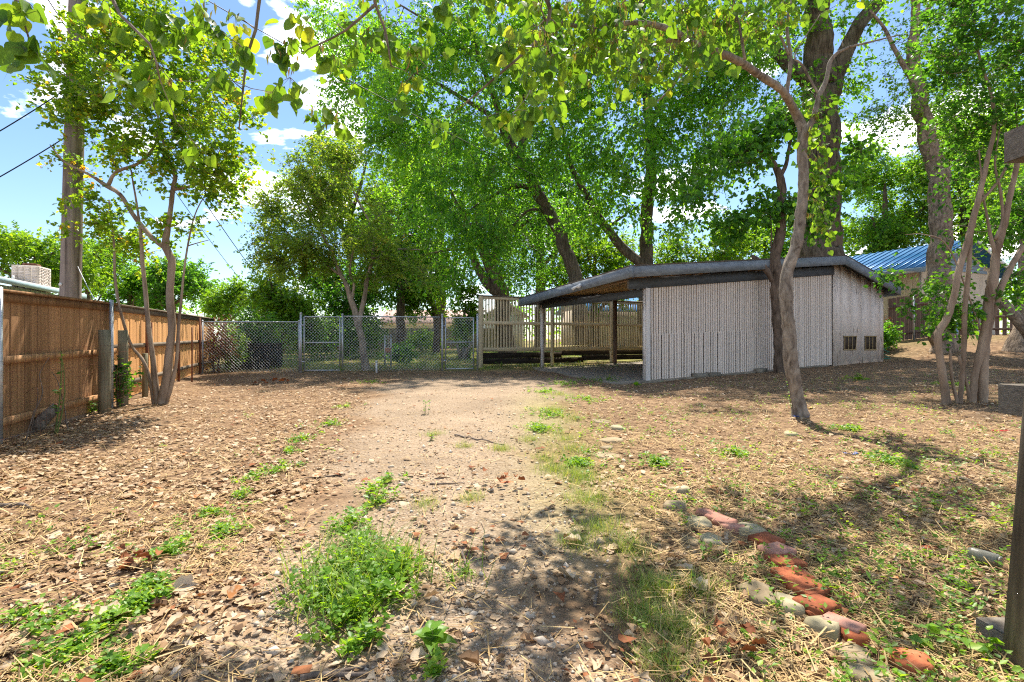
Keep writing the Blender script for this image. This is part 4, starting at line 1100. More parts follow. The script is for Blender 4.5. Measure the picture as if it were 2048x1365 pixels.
wire('ground_wire', 'pale guy wire slanting from the pole down to the galvanised fence pipe', (px_ + 0.16, py_, pb.z + 2.6), at(193, 606, 8.6), 0.02, 0.007, M_GALV)
wire('ground_wire', 'bent pale wire drooping down the brown fence from the pipe top', at(197, 650, 8.45), at(164, 800, 7.9), 0.10, 0.007, M_GALV)

# ---------------------------------------------------------------- timber frame at the right edge
tb = gp(2050, 1345)
fr = empty('timber_frame', tb, 'dark weathered timber post with cross beams at the right edge', 'timber frame')
MB().hexa([(-0.052, -0.05, -0.1), (0.05, -0.05, -0.1), (0.05, 0.05, -0.1), (-0.052, 0.05, -0.1),
           (0.185, -0.05, 2.7), (0.285, -0.05, 2.7), (0.285, 0.05, 2.7), (0.185, 0.05, 2.7)]).build('post', M_TIMBER, fr)
for z_, x0, y0, h in ((0.045, -0.005, 0.125, 0.12), (1.035, 0.09, 0.125, 0.125), (2.10, 0.115, 0.125, 0.13)):
    bm_ = MB().box((0.45, 0, 0), (0.9, 0.14, h)).mesh('cross_beam', M_TIMBER)
    cb = link('cross_beam', bm_, fr, (x0, y0, z_), (0, 0, 0.0))
    board('end_grain', M_TIMBER_END, cb, (-0.002, 0, 0), (0.006, 0.138, h - 0.003))

# ================================================================ TREES
def pl(y, *pts):
    """limb points given as (px, py, r[, y])"""
    return [(*at(p[0], p[1], p[3] if len(p) > 3 else y), p[2]) for p in pts]
def bl(px, py, y, rx, rz, ry=None, w=1.0):
    return (at(px, py, y), (rx, ry if ry else rx, rz), w)

# left crepe myrtle (several stems from one root)
b = gp(322, 808); Y = b.y
tree('crepe_myrtle', 'crepe myrtle with smooth tan stems before the orange cedar fence', b, [
    pl(Y, (326, 815, .115), (334, 740, .085), (343, 660, .075), (340, 580, .072), (343, 520, .070), (332, 495, .075), (338, 440, .05), (345, 380, .045), (350, 345, .035), (330, 310, .022)),
    pl(Y, (316, 812, .07), (306, 720, .052), (295, 640, .045), (288, 560, .04), (282, 480, .035), (275, 420, .022), (262, 340, .014)),
    pl(Y, (310, 812, .05), (290, 730, .035), (262, 690, .03), (240, 620, .028), (230, 550, .025), (228, 490, .022), (218, 400, .014)),
    pl(Y, (332, 812, .05), (350, 740, .035), (358, 650, .028), (366, 560, .022), (376, 490, .018), (390, 430, .012), (410, 390, .008)),
    pl(Y, (332, 497, .055), (300, 470, .05), (270, 435, .045), (240, 390, .042), (213, 372, .045), (180, 350, .028), (130, 325, .02), (100, 290, .012)),
    pl(Y, (215, 374, .04), (232, 345, .035), (280, 325, .03), (310, 290, .022), (318, 240, .014)),
    pl(Y, (347, 380, .035), (390, 370, .028), (420, 345, .02), (440, 300, .012)),
    pl(Y, (350, 350, .03), (330, 300, .025), (320, 250, .018), (300, 180, .012)),
    pl(Y, (376, 492, .014), (400, 485, .01), (420, 480, .006)),
], [bl(230, 250, Y, 1.1, .9), bl(330, 200, Y, 1.2, 1.0), bl(420, 260, Y - .4, .85, 1.0), bl(290, 110, Y, 1.0, .8), bl(165, 200, Y, .65, .8), bl(140, 120, Y, .5, .6), bl(200, 110, Y, .7, .6), bl(400, 130, Y, .8, .8),
    bl(200, 420, Y, .6, .5, w=.6), bl(410, 360, Y, .7, .5, w=.7), bl(310, 440, Y, .9, .5, w=.5), bl(440, 400, Y, .45, .4, w=.6), bl(130, 300, Y, .45, .35, w=.6), bl(340, 330, Y, 1.1, .6, w=.8),
    bl(250, 480, Y + .4, .8, .4, w=.5), bl(270, 30, Y, .8, .6)],
    B_MYRTLE, L_MYRTLE, 640, 46, 0.15, 0.082, 21, gap=0.30, gscale=1.1, sides=18, step=.09, lump=.16, flare=.3, thin=.85, rough=0.02, droop=0.0, tip=0.004, fill=1)

# utility-side: forked live oak before the chain link
b = gp(731, 741); Y = b.y
tree('live_oak', 'forked small-leaved oak with pale trunk before the chain link fence', b, [
    pl(Y, (732, 745, .16), (727, 715, .125), (724, 680, .115), (715, 645, .11), (705, 605, .10), (695, 575, .085), (682, 550, .07), (660, 500, .05), (630, 440, .035), (600, 380, .02)),
    pl(Y, (719, 655, .09), (722, 625, .085), (730, 590, .075), (735, 560, .07), (745, 510, .055), (740, 450, .04), (715, 400, .03), (690, 340, .018)),
    pl(Y, (704, 598, .06), (708, 570, .045), (700, 540, .038), (715, 480, .025), (760, 430, .015)),
    pl(Y, (684, 553, .045), (640, 520, .035), (580, 470, .025), (540, 430, .012)),
    pl(Y, (742, 520, .04), (790, 500, .03), (840, 500, .015)),
], [bl(640, 380, Y, 1.5, 1.3), bl(560, 430, Y, 1.0, 1.1), bl(700, 450, Y, 1.6, 1.3), bl(620, 500, Y, 1.5, .9), bl(780, 520, Y, 1.2, .8), bl(560, 520, Y, 1.0, .7), bl(690, 320, Y, .9, .8),
    bl(640, 310, Y, .6, .6), bl(720, 560, Y, 1.2, .4, w=.7), bl(850, 560, Y, .7, .5, w=.8), bl(530, 390, Y, .5, .5)],
    B_OAK, L_OAK, 880, 56, 0.21, 0.085, 22, gap=0.28, gscale=0.8, sides=16, step=.12, lump=.12, flare=.5, rough=0.02, droop=0.1, tip=0.006, fill=1)

# redbud with the mottled trunk in the right middle distance
b = gp(1601, 834); Y = b.y
redbud_root, redbud_A = tree('redbud_tree', 'redbud with leaning mottled trunk standing in the leaf litter before the shed', b, [
    pl(Y, (1603, 838, .15), (1595, 800, .11), (1584, 740, .115), (1578, 680, .11), (1572, 620, .105), (1573, 560, .105), (1588, 500, .10), (1600, 440, .09), (1605, 360, .085), (1604, 300, .082), (1606, 262, .085), (1590, 225, .07),
       (1570, 190, .062, Y - .3), (1520, 150, .058, Y - .6), (1460, 115, .055, Y - 1), (1400, 92, .045, Y - 1.4), (1340, 60, .04, Y - 1.8), (1270, 45, .03, Y - 2.2), (1180, 55, .022, Y - 2.6), (1090, 40, .014, Y - 3)),
    pl(Y, (1607, 270, .06), (1625, 240, .05), (1640, 190, .045), (1652, 165, .04), (1662, 120, .032), (1690, 98, .025), (1740, 85, .015), (1800, 70, .008)),
    pl(Y - .3, (1572, 195, .035), (1582, 120, .03), (1575, 50, .026), (1590, -30, .02)),
    pl(Y - .3, (1578, 110, .022), (1545, 50, .018), (1500, 30, .012), (1460, 10, .008)),
    pl(Y - 1, (1455, 115, .035), (1410, 120, .028), (1370, 140, .022), (1330, 190, .015), (1290, 220, .008)),
    pl(Y - 1.2, (1490, 120, .022), (1480, 60, .018), (1465, -10, .012)),
    pl(Y - 1.6, (1375, 80, .03), (1320, 85, .025), (1270, 110, .018), (1230, 150, .010)),
    pl(Y, (1640, 195, .022), (1605, 130, .018), (1590, 110, .012), (1640, 30, .008)),
], [bl(1420, 30, Y - 1.3, .9, .4), bl(1300, 60, Y - 2, .9, .4), bl(1180, 70, Y - 2.5, .8, .4), bl(1240, 150, Y - 2, .7, .3, w=.7), bl(1520, 20, Y - .6, .7, .5), bl(1100, 110, Y - 3, .6, .3, w=.8),
    bl(1330, -60, Y - 1.8, 1.4, .5, w=.55), bl(1160, -50, Y - 2.6, 1.2, .4, w=.55), bl(1000, -20, Y - 3, .9, .4), bl(1640, -60, Y - .2, .8, .5, w=.6), bl(1480, -120, Y - 1, 1.2, .5, w=.4)],
    B_REDBUD, L_REDBUD, 215, 14, 0.15, 0.085, 23, gap=0.15, gscale=1.2, tmpl=T_HEART, droop=0.9, flat=0.35, tip=0.004, sides=24, step=.06, lump=.22, flare=.22, tshift=.08, thin=.84, rough=0.02, fill=1,
    extra=[at(1630 + 14 * math.sin(k * 2.1), 190 + k * 14, Y - .05) for k in range(20)])
# hanging seed pods on the redbud
rg = np.random.default_rng(31)
def pods(root, A, n, seed, y_max):
    rg = np.random.default_rng(seed)
    A = A[A[:, 1] < y_max]
    c = A[rg.integers(0, len(A), n // 5)]
    P = np.repeat(c, 5, 0) + rg.normal(0, 0.035, (len(c) * 5, 3))
    D = rg.normal(0, 0.22, P.shape) + np.array([0, 0, -1])
    N = rg.normal(0, 1, P.shape)
    L = rg.uniform(0.05, 0.085, len(P))
    o = link('seed_pods', leaf_mesh('seed_pods', P, D, N, L, np.full(len(P), 0.6), T_LANCE, L_POD, rg.uniform(0, 1, len(P)), root.location), root); o['kind'] = 'stuff'
pods(redbud_root, redbud_A, 1500, 41, 99)

# redbud standing behind the photographer; its twigs hang into the top of the picture
b = Vector((-2.4, -1.6, gz(-2.4, -1.6)))
tw = [at(60, 8, 2.2), at(45, 85, 2.2), at(70, 98, 2.2),
      at(285, 60, 2.9), at(330, 40, 2.9), at(310, 120, 2.9), at(290, 160, 2.9), at(340, 160, 2.9),
      at(392, 290, 2.8), at(440, 150, 2.9), at(205, 20, 2.8), at(360, 60, 2.9),
      at(470, 30, 3), at(480, 90, 3), at(560, 95, 3.0), at(575, 120, 3.0), at(580, 155, 3.0), at(545, 185, 3.0), at(595, 40, 3.0), at(585, 75, 3), at(440, 60, 3), at(410, 20, 3)]
rg = np.random.default_rng(6)
tw += [at(rg.uniform(620, 1110), rg.uniform(-60, 120) if rg.uniform() < .6 else rg.uniform(60, 260), rg.uniform(2.9, 3.9)) for _ in range(48)]
tw += [at(rg.uniform(80, 620), rg.uniform(-220, -40), rg.uniform(2.5, 3.4)) for _ in range(9)]
tw += [at(rg.uniform(300, 1300), rg.uniform(-520, -80), rg.uniform(2.6, 4.4)) for _ in range(26)]
tw += [Vector((rg.uniform(-4.6, 0.6), yy, 1.3 + .7 * yy + rg.uniform(.25, .9))) for yy in rg.uniform(3.2, 4.8, 62)]     # boughs above the frame
r2, A2_ = tree('redbud_tree', 'redbud whose large heart leaves and twigs hang into the top of the view', b, [
    [(-2.4, -1.6, -0.1, .13), (-2.35, -1.4, 1.0, .11), (-2.2, -1.0, 2.1, .095), (-1.9, -0.3, 2.9, .08), (-1.4, 0.8, 3.6, .055), (-0.9, 2.0, 3.95, .035), (-0.5, 3.2, 3.9, .02)],
    [(-1.9, -0.3, 2.9, .05), (-1.9, 1.0, 3.5, .035), *[(*p, r) for p, r in ((at(560, -180, 2.5), .022), (at(522, -20, 3.0), .011), (at(512, 60, 3.05), .009), (at(495, 110, 3.1), .008), (at(486, 180, 3.1), .006), (at(478, 260, 3.1), .003))]],
    [(-0.9, 2.0, 3.95, .025), *[(*p, r) for p, r in ((at(740, -90, 2.8), .014), (at(750, 5, 3), .010), (at(770, 60, 3.05), .008), (at(782, 132, 3.1), .005))]],
    [(-0.5, 3.2, 3.9, .02), *[(*p, r) for p, r in ((at(1000, -130, 3.2), .018), (at(1088, -20, 3.3), .015), (at(1096, 50, 3.3), .013), (at(1060, 95, 3.35), .010), (at(985, 160, 3.4), .008), (at(922, 214, 3.5), .004))]],
    [(-1.4, 0.8, 3.6, .04), (-1.9, 2.2, 4.2, .03), (-2.4, 3.4, 4.5, .02), (-3.2, 4.3, 4.8, .01)],
    [(*at(750, 10, 3.0), .009), (*at(690, 62, 3.1), .007), (*at(640, 88, 3.1), .005), (*at(605, 104, 3.1), .003)],
    [(-2.0, -0.5, 2.8, .03), (-2.1, .8, 3.2, .018), (*at(-20, -60, 2.2), .008), (*at(30, 0, 2.2), .005), (*at(62, 90, 2.2), .003)],
    [(-1.7, 0.2, 3.1, .03), (*at(140, -120, 2.6), .014), (*at(240, 30, 2.6), .008), (*at(300, 90, 2.6), .006), (*at(320, 160, 2.65), .003)],
], [], B_REDBUD, L_REDBUD, 0, 5, 0.055, 0.072, 24, tmpl=T_HEART, droop=1.1, flat=0.3, tip=0.0028, extra=tw, rough=0.06, rmax=0.012, sag=0.02, tshift=.08)
pods(r2, A2_, 420, 42, 99)

# dark trunk growing against the slatted wall
b = Vector(((1562 - CX) / F * 14.3, 14.3, 0)); b.z = gz(b.x, b.y); Y = 14.3
tree('young_tree', 'dark-barked tree growing hard against the slatted wall', b, [
    pl(Y, (1562, 752, .20), (1560, 700, .165), (1556, 620, .155), (1553, 560, .15), (1552, 510, .14), (1562, 450, .13), (1563, 390, .12), (1558, 355, .11), (1545, 320, .06), (1530, 305, .045), (1505, 300, .03), (1470, 310, .02)),
    pl(Y, (1553, 575, .09), (1540, 550, .085), (1520, 525, .08), (1504, 512, .05)),
    pl(Y, (1558, 360, .07), (1572, 330, .055), (1580, 290, .04), (1590, 250, .025), (1600, 200, .015)),
    pl(Y, (1541, 545, .03), (1543, 480, .022), (1541, 420, .015)),
    pl(Y, (1562, 420, .04), (1600, 390, .03), (1660, 370, .02)),
], [bl(1450, 340, Y, 1.0, .55, w=.8), bl(1500, 290, Y, 1.0, .55), bl(1540, 400, Y, 1.0, .5), bl(1620, 380, Y, .9, .6), bl(1480, 430, Y, .8, .5, w=.8), bl(1700, 350, Y, .7, .5), bl(1570, 250, Y, .9, .6), bl(1720, 300, Y, .6, .4, w=.7), bl(1640, 440, Y, .6, .4), bl(1410, 380, Y, .5, .4, w=.6)],
    B_DARK, L_DARK, 260, 20, 0.26, 0.12, 25, gap=0.3, gscale=0.9, tmpl=T_HEART, droop=0.8, flat=0.45, tip=0.006, sides=20, step=.1, lump=.2, flare=.4, rough=0.03, fill=1)

# right crepe myrtle
b = gp(1935, 806); Y = b.y
tree('crepe_myrtle', 'crepe myrtle with thick ruddy stems right of the shed', b, [
    pl(Y, (1893, 812, .085), (1888, 770, .07), (1880, 720, .068), (1876, 670, .07), (1890, 645, .065), (1905, 600, .06), (1918, 540, .06), (1938, 470, .058), (1955, 400, .052), (1975, 320, .045), (1990, 250, .035), (1980, 180, .028), (1960, 120, .022), (1945, 20, .015)),
    pl(Y, (1945, 808, .08), (1950, 745, .065), (1965, 690, .085), (1975, 620, .09), (1985, 560, .085), (1995, 500, .07), (2010, 440, .06), (2022, 380, .05), (2040, 300, .045), (2060, 220, .035), (2070, 120, .02)),
    pl(Y, (1965, 806, .095), (1968, 740, .085), (1972, 690, .08), (1980, 640, .07), (2000, 580, .06), (2025, 530, .055), (2060, 470, .045), (2100, 400, .03)),
    pl(Y, (1920, 806, .05), (1925, 740, .042), (1928, 660, .045), (1932, 590, .045), (1938, 520, .042), (1942, 465, .035)),
    pl(Y, (1915, 806, .035), (1905, 760, .03), (1900, 700, .022)),
    pl(Y, (1995, 520, .045), (1985, 490, .04), (1975, 440, .025), (1965, 380, .018), (1958, 300, .012)),
    pl(Y, (1990, 480, .035), (2005, 440, .03), (2000, 380, .025), (1990, 330, .02), (2000, 250, .012)),
    pl(Y, (1940, 806, .04), (1934, 770, .035), (1918, 712, .03)),
    pl(Y, (1960, 405, .03), (1990, 370, .028), (2015, 330, .025), (2035, 290, .02), (2030, 200, .012)),
    pl(Y, (1962, 660, .018), (1900, 500, .014), (1850, 470, .009), (1810, 470, .005)),
], [bl(1920, 590, Y + .3, .45, .35, w=.7), bl(1840, 560, Y + .6, .45, .25, w=1.5), bl(1790, 535, Y + .6, .32, .16, w=1.1), bl(1890, 630, Y + .5, .5, .32, w=1.2), bl(2020, 420, Y + .5, .6, .7), bl(1960, 250, Y + .3, .7, .7), bl(2040, 150, Y, .7, .8), bl(1960, 80, Y, .8, .7), bl(1900, 150, Y + .4, .5, .5, w=.7),
    bl(2060, 560, Y + .5, .5, .5), bl(1940, 470, Y + .5, .5, .5, w=.7), bl(1990, -40, Y, 1.0, .6), bl(1950, 350, Y + .5, .6, .5)],
    B_MYRTLE_R, L_MYRTLE_D, 400, 40, 0.15, 0.08, 26, gap=0.24, gscale=1.2, sides=18, step=.08, lump=.2, flare=.35, thin=.78, rough=0.02, droop=0.25, tip=0.004, fill=1)

# scaly tan trunk in front of the blue roofed house
Y = 17.2
b = Vector(((1885 - CX) / F * Y, Y, 0)); b.z = gz(b.x, b.y)
tree('elm_tree', 'tall tree with scaly tan bark before the blue roofed house', b, [
    pl(Y, (1890, 690, .48), (1883, 640, .42), (1880, 580, .40), (1879, 500, .385), (1882, 420, .37), (1878, 350, .36), (1868, 310, .34), (1850, 260, .30), (1840, 200, .27), (1830, 140, .24), (1826, 90, .20), (1832, 30, .16), (1820, -60, .12), (1800, -220, .07)),
    pl(Y, (1838, 180, .12), (1800, 120, .09), (1770, 60, .06), (1740, 20, .04)),
    pl(Y, (1850, 262, .07), (1900, 235, .05), (1960, 230, .03)),
    pl(Y, (1830, 60, .10), (1880, -20, .08), (1930, -90, .05)),
], [bl(1800, 200, Y, 1.2, .9, w=.7), bl(1770, 240, Y, .9, .6, w=.6), bl(1870, 110, Y, 1.6, 1.3, w=.9), bl(1900, 240, Y + 1, 1.5, 1.0), bl(1850, 330, Y + .3, .9, .9, w=.7), bl(1960, 150, Y + 1, 1.8, 1.4), bl(1820, 20, Y, 1.2, .8, w=.5),
    bl(1950, 20, Y + 1, 2, 1.5), bl(1840, -150, Y, 2.6, 1.8), bl(1990, 330, Y + 2, 1.4, 1.2)],
    B_SCALY, L_MID, 520, 42, 0.30, 0.10, 27, gap=0.34, gscale=0.55, sides=32, step=.12, lump=.10, flare=.2, thin=.82, rough=0.05, ridges=9, tip=0.008, fill=1)

# huge dark trunk behind the shed
Y = 21.5
b = Vector(((1642 - CX) / F * Y, Y, 0)); b.z = gz(b.x, b.y)
tree('cottonwood_tree', 'huge dark furrowed trunk rising behind the shed roof', b, [
    pl(Y, (1645, 690, 1.0), (1645, 600, .84), (1645, 500, .76), (1644, 420, .70), (1643, 330, .66), (1642, 260, .64), (1643, 180, .60), (1640, 100, .52), (1634, 40, .46), (1632, -60, .40), (1625, -200, .28)),
    pl(Y, (1655, 210, .42), (1680, 130, .33), (1712, 60, .28), (1750, 10, .24), (1800, -60, .18), (1850, -160, .1)),
    pl(Y, (1640, 180, .35), (1600, 150, .3), (1560, 110, .22), (1500, 60, .15), (1440, 20, .1)),
    pl(Y, (1640, 30, .25), (1590, -60, .18), (1520, -140, .1)),
    pl(Y - .4, (1650, 510, .32), (1668, 502, .2), (1684, 500, .17)),
], [bl(1700, 180, Y, 1.4, 1.2, w=.7), bl(1720, 230, Y, .9, .8, w=.5), bl(1560, 200, Y, 2.0, 1.4, w=.7), bl(1480, 120, Y - 1, 2.2, 1.6), bl(1560, 40, Y, 2.4, 1.6), bl(1700, 20, Y, 1.8, 1.2, w=.6), bl(1500, 280, Y - 1, 1.4, .9, w=.7),
    bl(1420, 220, Y - 1, 1.8, 1.4), bl(1600, -140, Y, 4.5, 2.2), bl(1800, -120, Y, 3, 1.8, w=.7), bl(1660, 330, Y, 1.2, .8, w=.6)],
    B_COTTON, L_COTTON, 560, 44, 0.42, 0.155, 28, gap=0.33, gscale=0.4, sides=40, step=.2, lump=.10, rough=0.05, ridges=13, tip=0.012, rmax=0.14, fill=1, droop=0.6)

# the two tall cottonwoods in the middle
Y = 23.5
b = Vector(((1292 - CX) / F * Y, Y, 0)); b.z = gz(b.x, b.y)
tree('cottonwood_tree', 'tall cottonwood with upright trunk and drooping foliage over the shed', b, [
    pl(Y, (1292, 690, .36), (1292, 560, .31), (1293, 470, .29), (1296, 400, .27), (1302, 320, .25), (1298, 240, .22), (1290, 140, .19), (1285, 40, .15), (1280, -100, .1), (1270, -260, .05)),
    pl(Y, (1290, 530, .24), (1255, 505, .22), (1222, 470, .20), (1195, 430, .18), (1175, 392, .15), (1150, 350, .12), (1130, 290, .09), (1120, 220, .06)),
    pl(Y, (1298, 250, .14), (1340, 180, .11), (1380, 110, .08), (1400, 20, .05)),
    pl(Y, (1294, 200, .12), (1230, 130, .1), (1180, 60, .07)),
    pl(Y, (1215, 455, .06), (1250, 430, .05), (1260, 415, .03)),
], [bl(1300, 250, Y - 1.5, 3.0, 2.4), bl(1180, 180, Y - 1, 2.6, 2.2), bl(1400, 200, Y - 1.5, 2.4, 2.0), bl(1200, 330, Y - 2, 2.4, 1.6), bl(1320, 380, Y - 2.5, 2.0, 1.3), bl(1400, 330, Y - 2, 1.6, 1.3), bl(1280, 70, Y, 3.2, 2.2), bl(1420, 80, Y, 2.4, 1.8),
    bl(1130, 60, Y, 2.2, 2.0), bl(1110, 280, Y - 2, 1.8, 2.0), bl(1300, -120, Y, 4.2, 2.4), bl(1340, 440, Y - 2.5, 1.1, .7, w=.6), bl(1180, 430, Y - 1.5, 1.4, .8, w=.7), bl(1440, 420, Y - 2.5, .9, .6, w=.45)],
    B_COTTON, L_COTTON, 1250, 44, 0.36, 0.155, 29, gap=0.27, gscale=0.42, sides=16, rough=0.06, ridges=9, tip=0.010, rmax=0.12, fill=1, droop=0.7)
Y = 24.5
b = Vector(((1165 - CX) / F * Y, Y, 0)); b.z = gz(b.x, b.y)
tree('cottonwood_tree', 'leaning cottonwood with a long bent trunk above the carport', b, [
    pl(Y, (1168, 690, .38), (1155, 590, .34), (1147, 545, .32), (1128, 490, .30), (1105, 435, .28), (1078, 390, .27), (1060, 350, .26), (1038, 315, .25), (1022, 292, .24), (1005, 255, .2), (990, 200, .15), (960, 120, .1), (930, 20, .06)),
    pl(Y, (1040, 320, .2), (1046, 270, .18), (1044, 200, .16), (1055, 120, .12), (1060, 20, .08), (1040, -120, .05)),
    pl(Y, (1072, 384, .13), (1045, 372, .12), (1020, 376, .10), (990, 390, .08), (955, 410, .06), (930, 430, .04)),
    pl(Y, (1000, 245, .12), (930, 200, .1), (860, 160, .08, Y + 2), (790, 130, .05, Y + 4)),
    pl(Y, (965, 130, .08), (880, 60, .06), (800, 10, .04)),
    pl(Y, (1100, 430, .07), (1060, 420, .06), (1010, 470, .04)),
], [bl(940, 330, Y - 2, 2.4, 2.4), bl(860, 220, Y, 3.0, 2.4), bl(770, 140, Y + 4, 3.2, 2.8), bl(700, 60, Y + 5, 2.9, 2.4), bl(900, 90, Y, 3.2, 2.4), bl(1010, 180, Y - 1, 2.8, 2.2), bl(960, 450, Y - 3, 1.7, 1.7), bl(880, 400, Y - 2, 1.8, 2.0), bl(1030, 50, Y, 2.8, 2.0),
    bl(780, 260, Y, 2.2, 1.8), bl(690, 180, Y + 5, 1.8, 2.0, w=.8), bl(900, 540, Y - 3, 1.2, .9, w=.8), bl(900, -90, Y + 3, 4, 2.2, w=.6), bl(1060, 330, Y - 2, 1.4, 1.4, w=.7), bl(1000, 540, Y - 3, .9, .7, w=.5)],
    B_COTTON, L_COTTON, 1450, 44, 0.38, 0.155, 30, gap=0.25, gscale=0.42, sides=16, rough=0.06, ridges=9, tip=0.010, rmax=0.12, fill=1, droop=0.7)

# dark leaning trees behind the slat fence
Y = 27.5
b = Vector(((1012 - CX) / F * Y, Y, 0)); b.z = gz(b.x, b.y)
tree('hackberry_tree', 'dark shaded tree with twin leaning trunks behind the slat fence', b, [
    pl(Y, (1012, 700, .5), (1006, 620, .42), (1000, 580, .38), (985, 540, .34), (965, 500, .28), (945, 465, .22), (925, 430, .15), (900, 380, .08)),
    pl(Y, (998, 590, .3), (975, 565, .27), (955, 535, .22), (940, 500, .17), (930, 460, .1)),
    pl(Y, (975, 530, .15), (1010, 480, .12), (1060, 440, .08)),
    pl(Y, (950, 500, .1), (900, 500, .08), (850, 510, .05)),
], [bl(980, 430, Y, 3.4, 1.8), bl(860, 450, Y + 1, 3.2, 1.8), bl(1080, 450, Y, 3.2, 1.8), bl(900, 540, Y + 1, 3.0, 1.0, w=.8), bl(1080, 530, Y + 1, 2.8, 1.2, w=.8), bl(1000, 520, Y + 3, 3, 1.2, w=.6), bl(980, 330, Y + 1, 3.4, 2)],
    B_DARK, L_DARK, 560, 46, 0.5, 0.14, 31, gap=0.22, gscale=0.4, sides=12, tip=0.012, rmax=0.1, fill=1)

# background trees: (label, px, Y, crown base py, crown top py, half-width px, leaf material, trunk r, seed)
def bgtree(label, px, Y, top, bottom, hw, lm, r, seed, n=260, per=44, size=0.16, name='background_tree', bark=B_DARK, lean=0, gap=0.2, trunk_top=None):
    b = Vector(((px - CX) / F * Y, Y, 0)); b.z = gz(b.x, b.y)
    k = Y / F; rx = hw * k; rz = (bottom - top) / 2 * k; mid = (top + bottom) / 2
    rg = np.random.default_rng(seed)
    blobs = []
    for i in range(9):
        a = i * 2.4; q = rg.uniform(0.25, 0.62)
        blobs.append((at(px + lean, mid, Y) + Vector((math.cos(a) * rx * q, math.sin(a) * rx * 0.6 * q, rz * rg.uniform(-0.5, 0.55))), (rx * rg.uniform(.38, .55), rx * rg.uniform(.38, .5), rz * rg.uniform(.34, .5)), 1))
    zb = at(px, bottom, Y).z
    top_p = at(px + lean, mid - (bottom - top) * .2, Y)
    limbs = [[(b.x, b.y, b.z - .2, r * 1.25), (b.x + .1 * r, b.y, b.z + (top_p.z - b.z) * .35, r), (b.x + (top_p.x - b.x) * .6, b.y, b.z + (top_p.z - b.z) * .7, r * .65), (*top_p, r * .2)]]
    for i in range(4):
        a = i * 1.7 + seed; z0 = b.z + (top_p.z - b.z) * (.35 + .12 * i)
        limbs.append([(b.x, b.y, z0, r * .5), (b.x + math.cos(a) * rx * .35, b.y + math.sin(a) * rx * .3, z0 + rz * .3, r * .35), (b.x + math.cos(a) * rx * .6, b.y + math.sin(a) * rx * .5, z0 + rz * .6, r * .15)])
    return tree(name, label, b, limbs, blobs, bark, lm, n, per, 0.075 * min(rx, rz) + 0.14, size, seed, gap=gap, gscale=1.4 / max(rx, 1), sides=9, tip=0.012, rmax=0.08)
bgtree('bright green feathery tree beyond the mint house', 70, 36, 440, 600, 120, L_BRIGHT, .25, 51, 380, 50, .20)
bgtree('rounded green tree between the pole and the mint house', 175, 44, 460, 620, 95, L_MID, .25, 52, 300, 46, .22)
bgtree('dark rounded oak beyond the orange fence, right of the myrtle stems', 345, 42, 512, 640, 80, L_DARK, .3, 53, 340, 50, .20)
bgtree('dark green oak directly behind the myrtle stems', 260, 48, 530, 650, 75, L_DARK, .3, 54, 280, 46, .22)
bgtree('pale yellow-green tree over the far end of the orange fence', 450, 34, 560, 660, 45, L_BRIGHT, .15, 55, 220, 46, .15)
bgtree('bright green bushy tree behind the chain link and the live oak', 560, 23, 505, 720, 72, L_BRIGHT, .14, 56, 420, 52, .12, gap=.15)
bgtree('bright tall tree peeping above the live oak crown', 700, 34, 225, 560, 95, L_BRIGHT, .3, 57, 480, 50, .18)
bgtree('green tree filling the gap right of the live oak', 800, 31, 330, 640, 95, L_MID, .25, 58, 460, 50, .17)
bgtree('slim tree with leaning dark trunk behind the right chain link gate', 872, 33, 470, 640, 75, L_BRIGHT, .2, 59, 300, 48, .16, lean=-25)
bgtree('small yellow-green tree beside the slat fence post', 930, 26, 560, 690, 34, L_BRIGHT, .07, 60, 150, 46, .12)
bgtree('shaded tree behind the narrow chain link stub', 690, 27, 520, 690, 85, L_DARK, .2, 61, 360, 50, .14)
bgtree('bright tree behind the slat fence and the carport roof', 1190, 33, 430, 640, 110, L_BRIGHT, .25, 62, 420, 50, .17)
bgtree('sunny yellow-green tree behind the shed roof', 1400, 30, 440, 640, 120, L_BRIGHT, .22, 63, 460, 50, .16)
bgtree('green tree behind the shed roof beside the huge trunk', 1530, 34, 420, 620, 90, L_MID, .25, 64, 360, 50, .17)
bgtree('broad leafy tree above the blue roof, right of the huge trunk', 1770, 38, 285, 560, 125, L_MID, .4, 65, 620, 52, .20)
bgtree('tall bright tree behind the scaly trunk', 1930, 36, 170, 520, 110, L_BRIGHT, .4, 66, 560, 50, .20)
bgtree('leafy tree at the far right behind the house', 2080, 30, 120, 560, 130, L_MID, .4, 67, 460, 50, .18)
bgtree('dark tree behind the tall middle cottonwoods', 1080, 40, 250, 600, 160, L_DARK, .4, 68, 480, 50, .22)
bgtree('dense green tree far behind the cottonwood crowns', 880, 42, 180, 560, 170, L_MID, .4, 69, 500, 50, .22)

# far right big trunk with a dark leaning limb
Y = 15.6
b = Vector(((2062 - CX) / F * Y, Y, 0)); b.z = gz(b.x, b.y)
tree('elm_tree', 'thick scaly trunk with a dark leaning limb cut by the right edge', b, [
    pl(Y, (2060, 700, .62), (2062, 660, .46), (2066, 600, .40), (2072, 500, .38), (2080, 380, .34), (2090, 200, .28), (2100, 0, .2)),
    pl(Y - 2.2, (2075, 700, .15), (2050, 660, .145), (2025, 630, .14), (2005, 608, .13), (1992, 590, .10), (1975, 560, .06)),
], [bl(2120, 150, Y, 2.4, 2.2), bl(2140, -40, Y, 2.6, 2.0), bl(2090, 320, Y + 1, 1.5, 1.4)], B_SCALY, L_MID, 220, 40, 0.3, 0.10, 71, sides=16, rough=0.05, ridges=9, gap=.25)

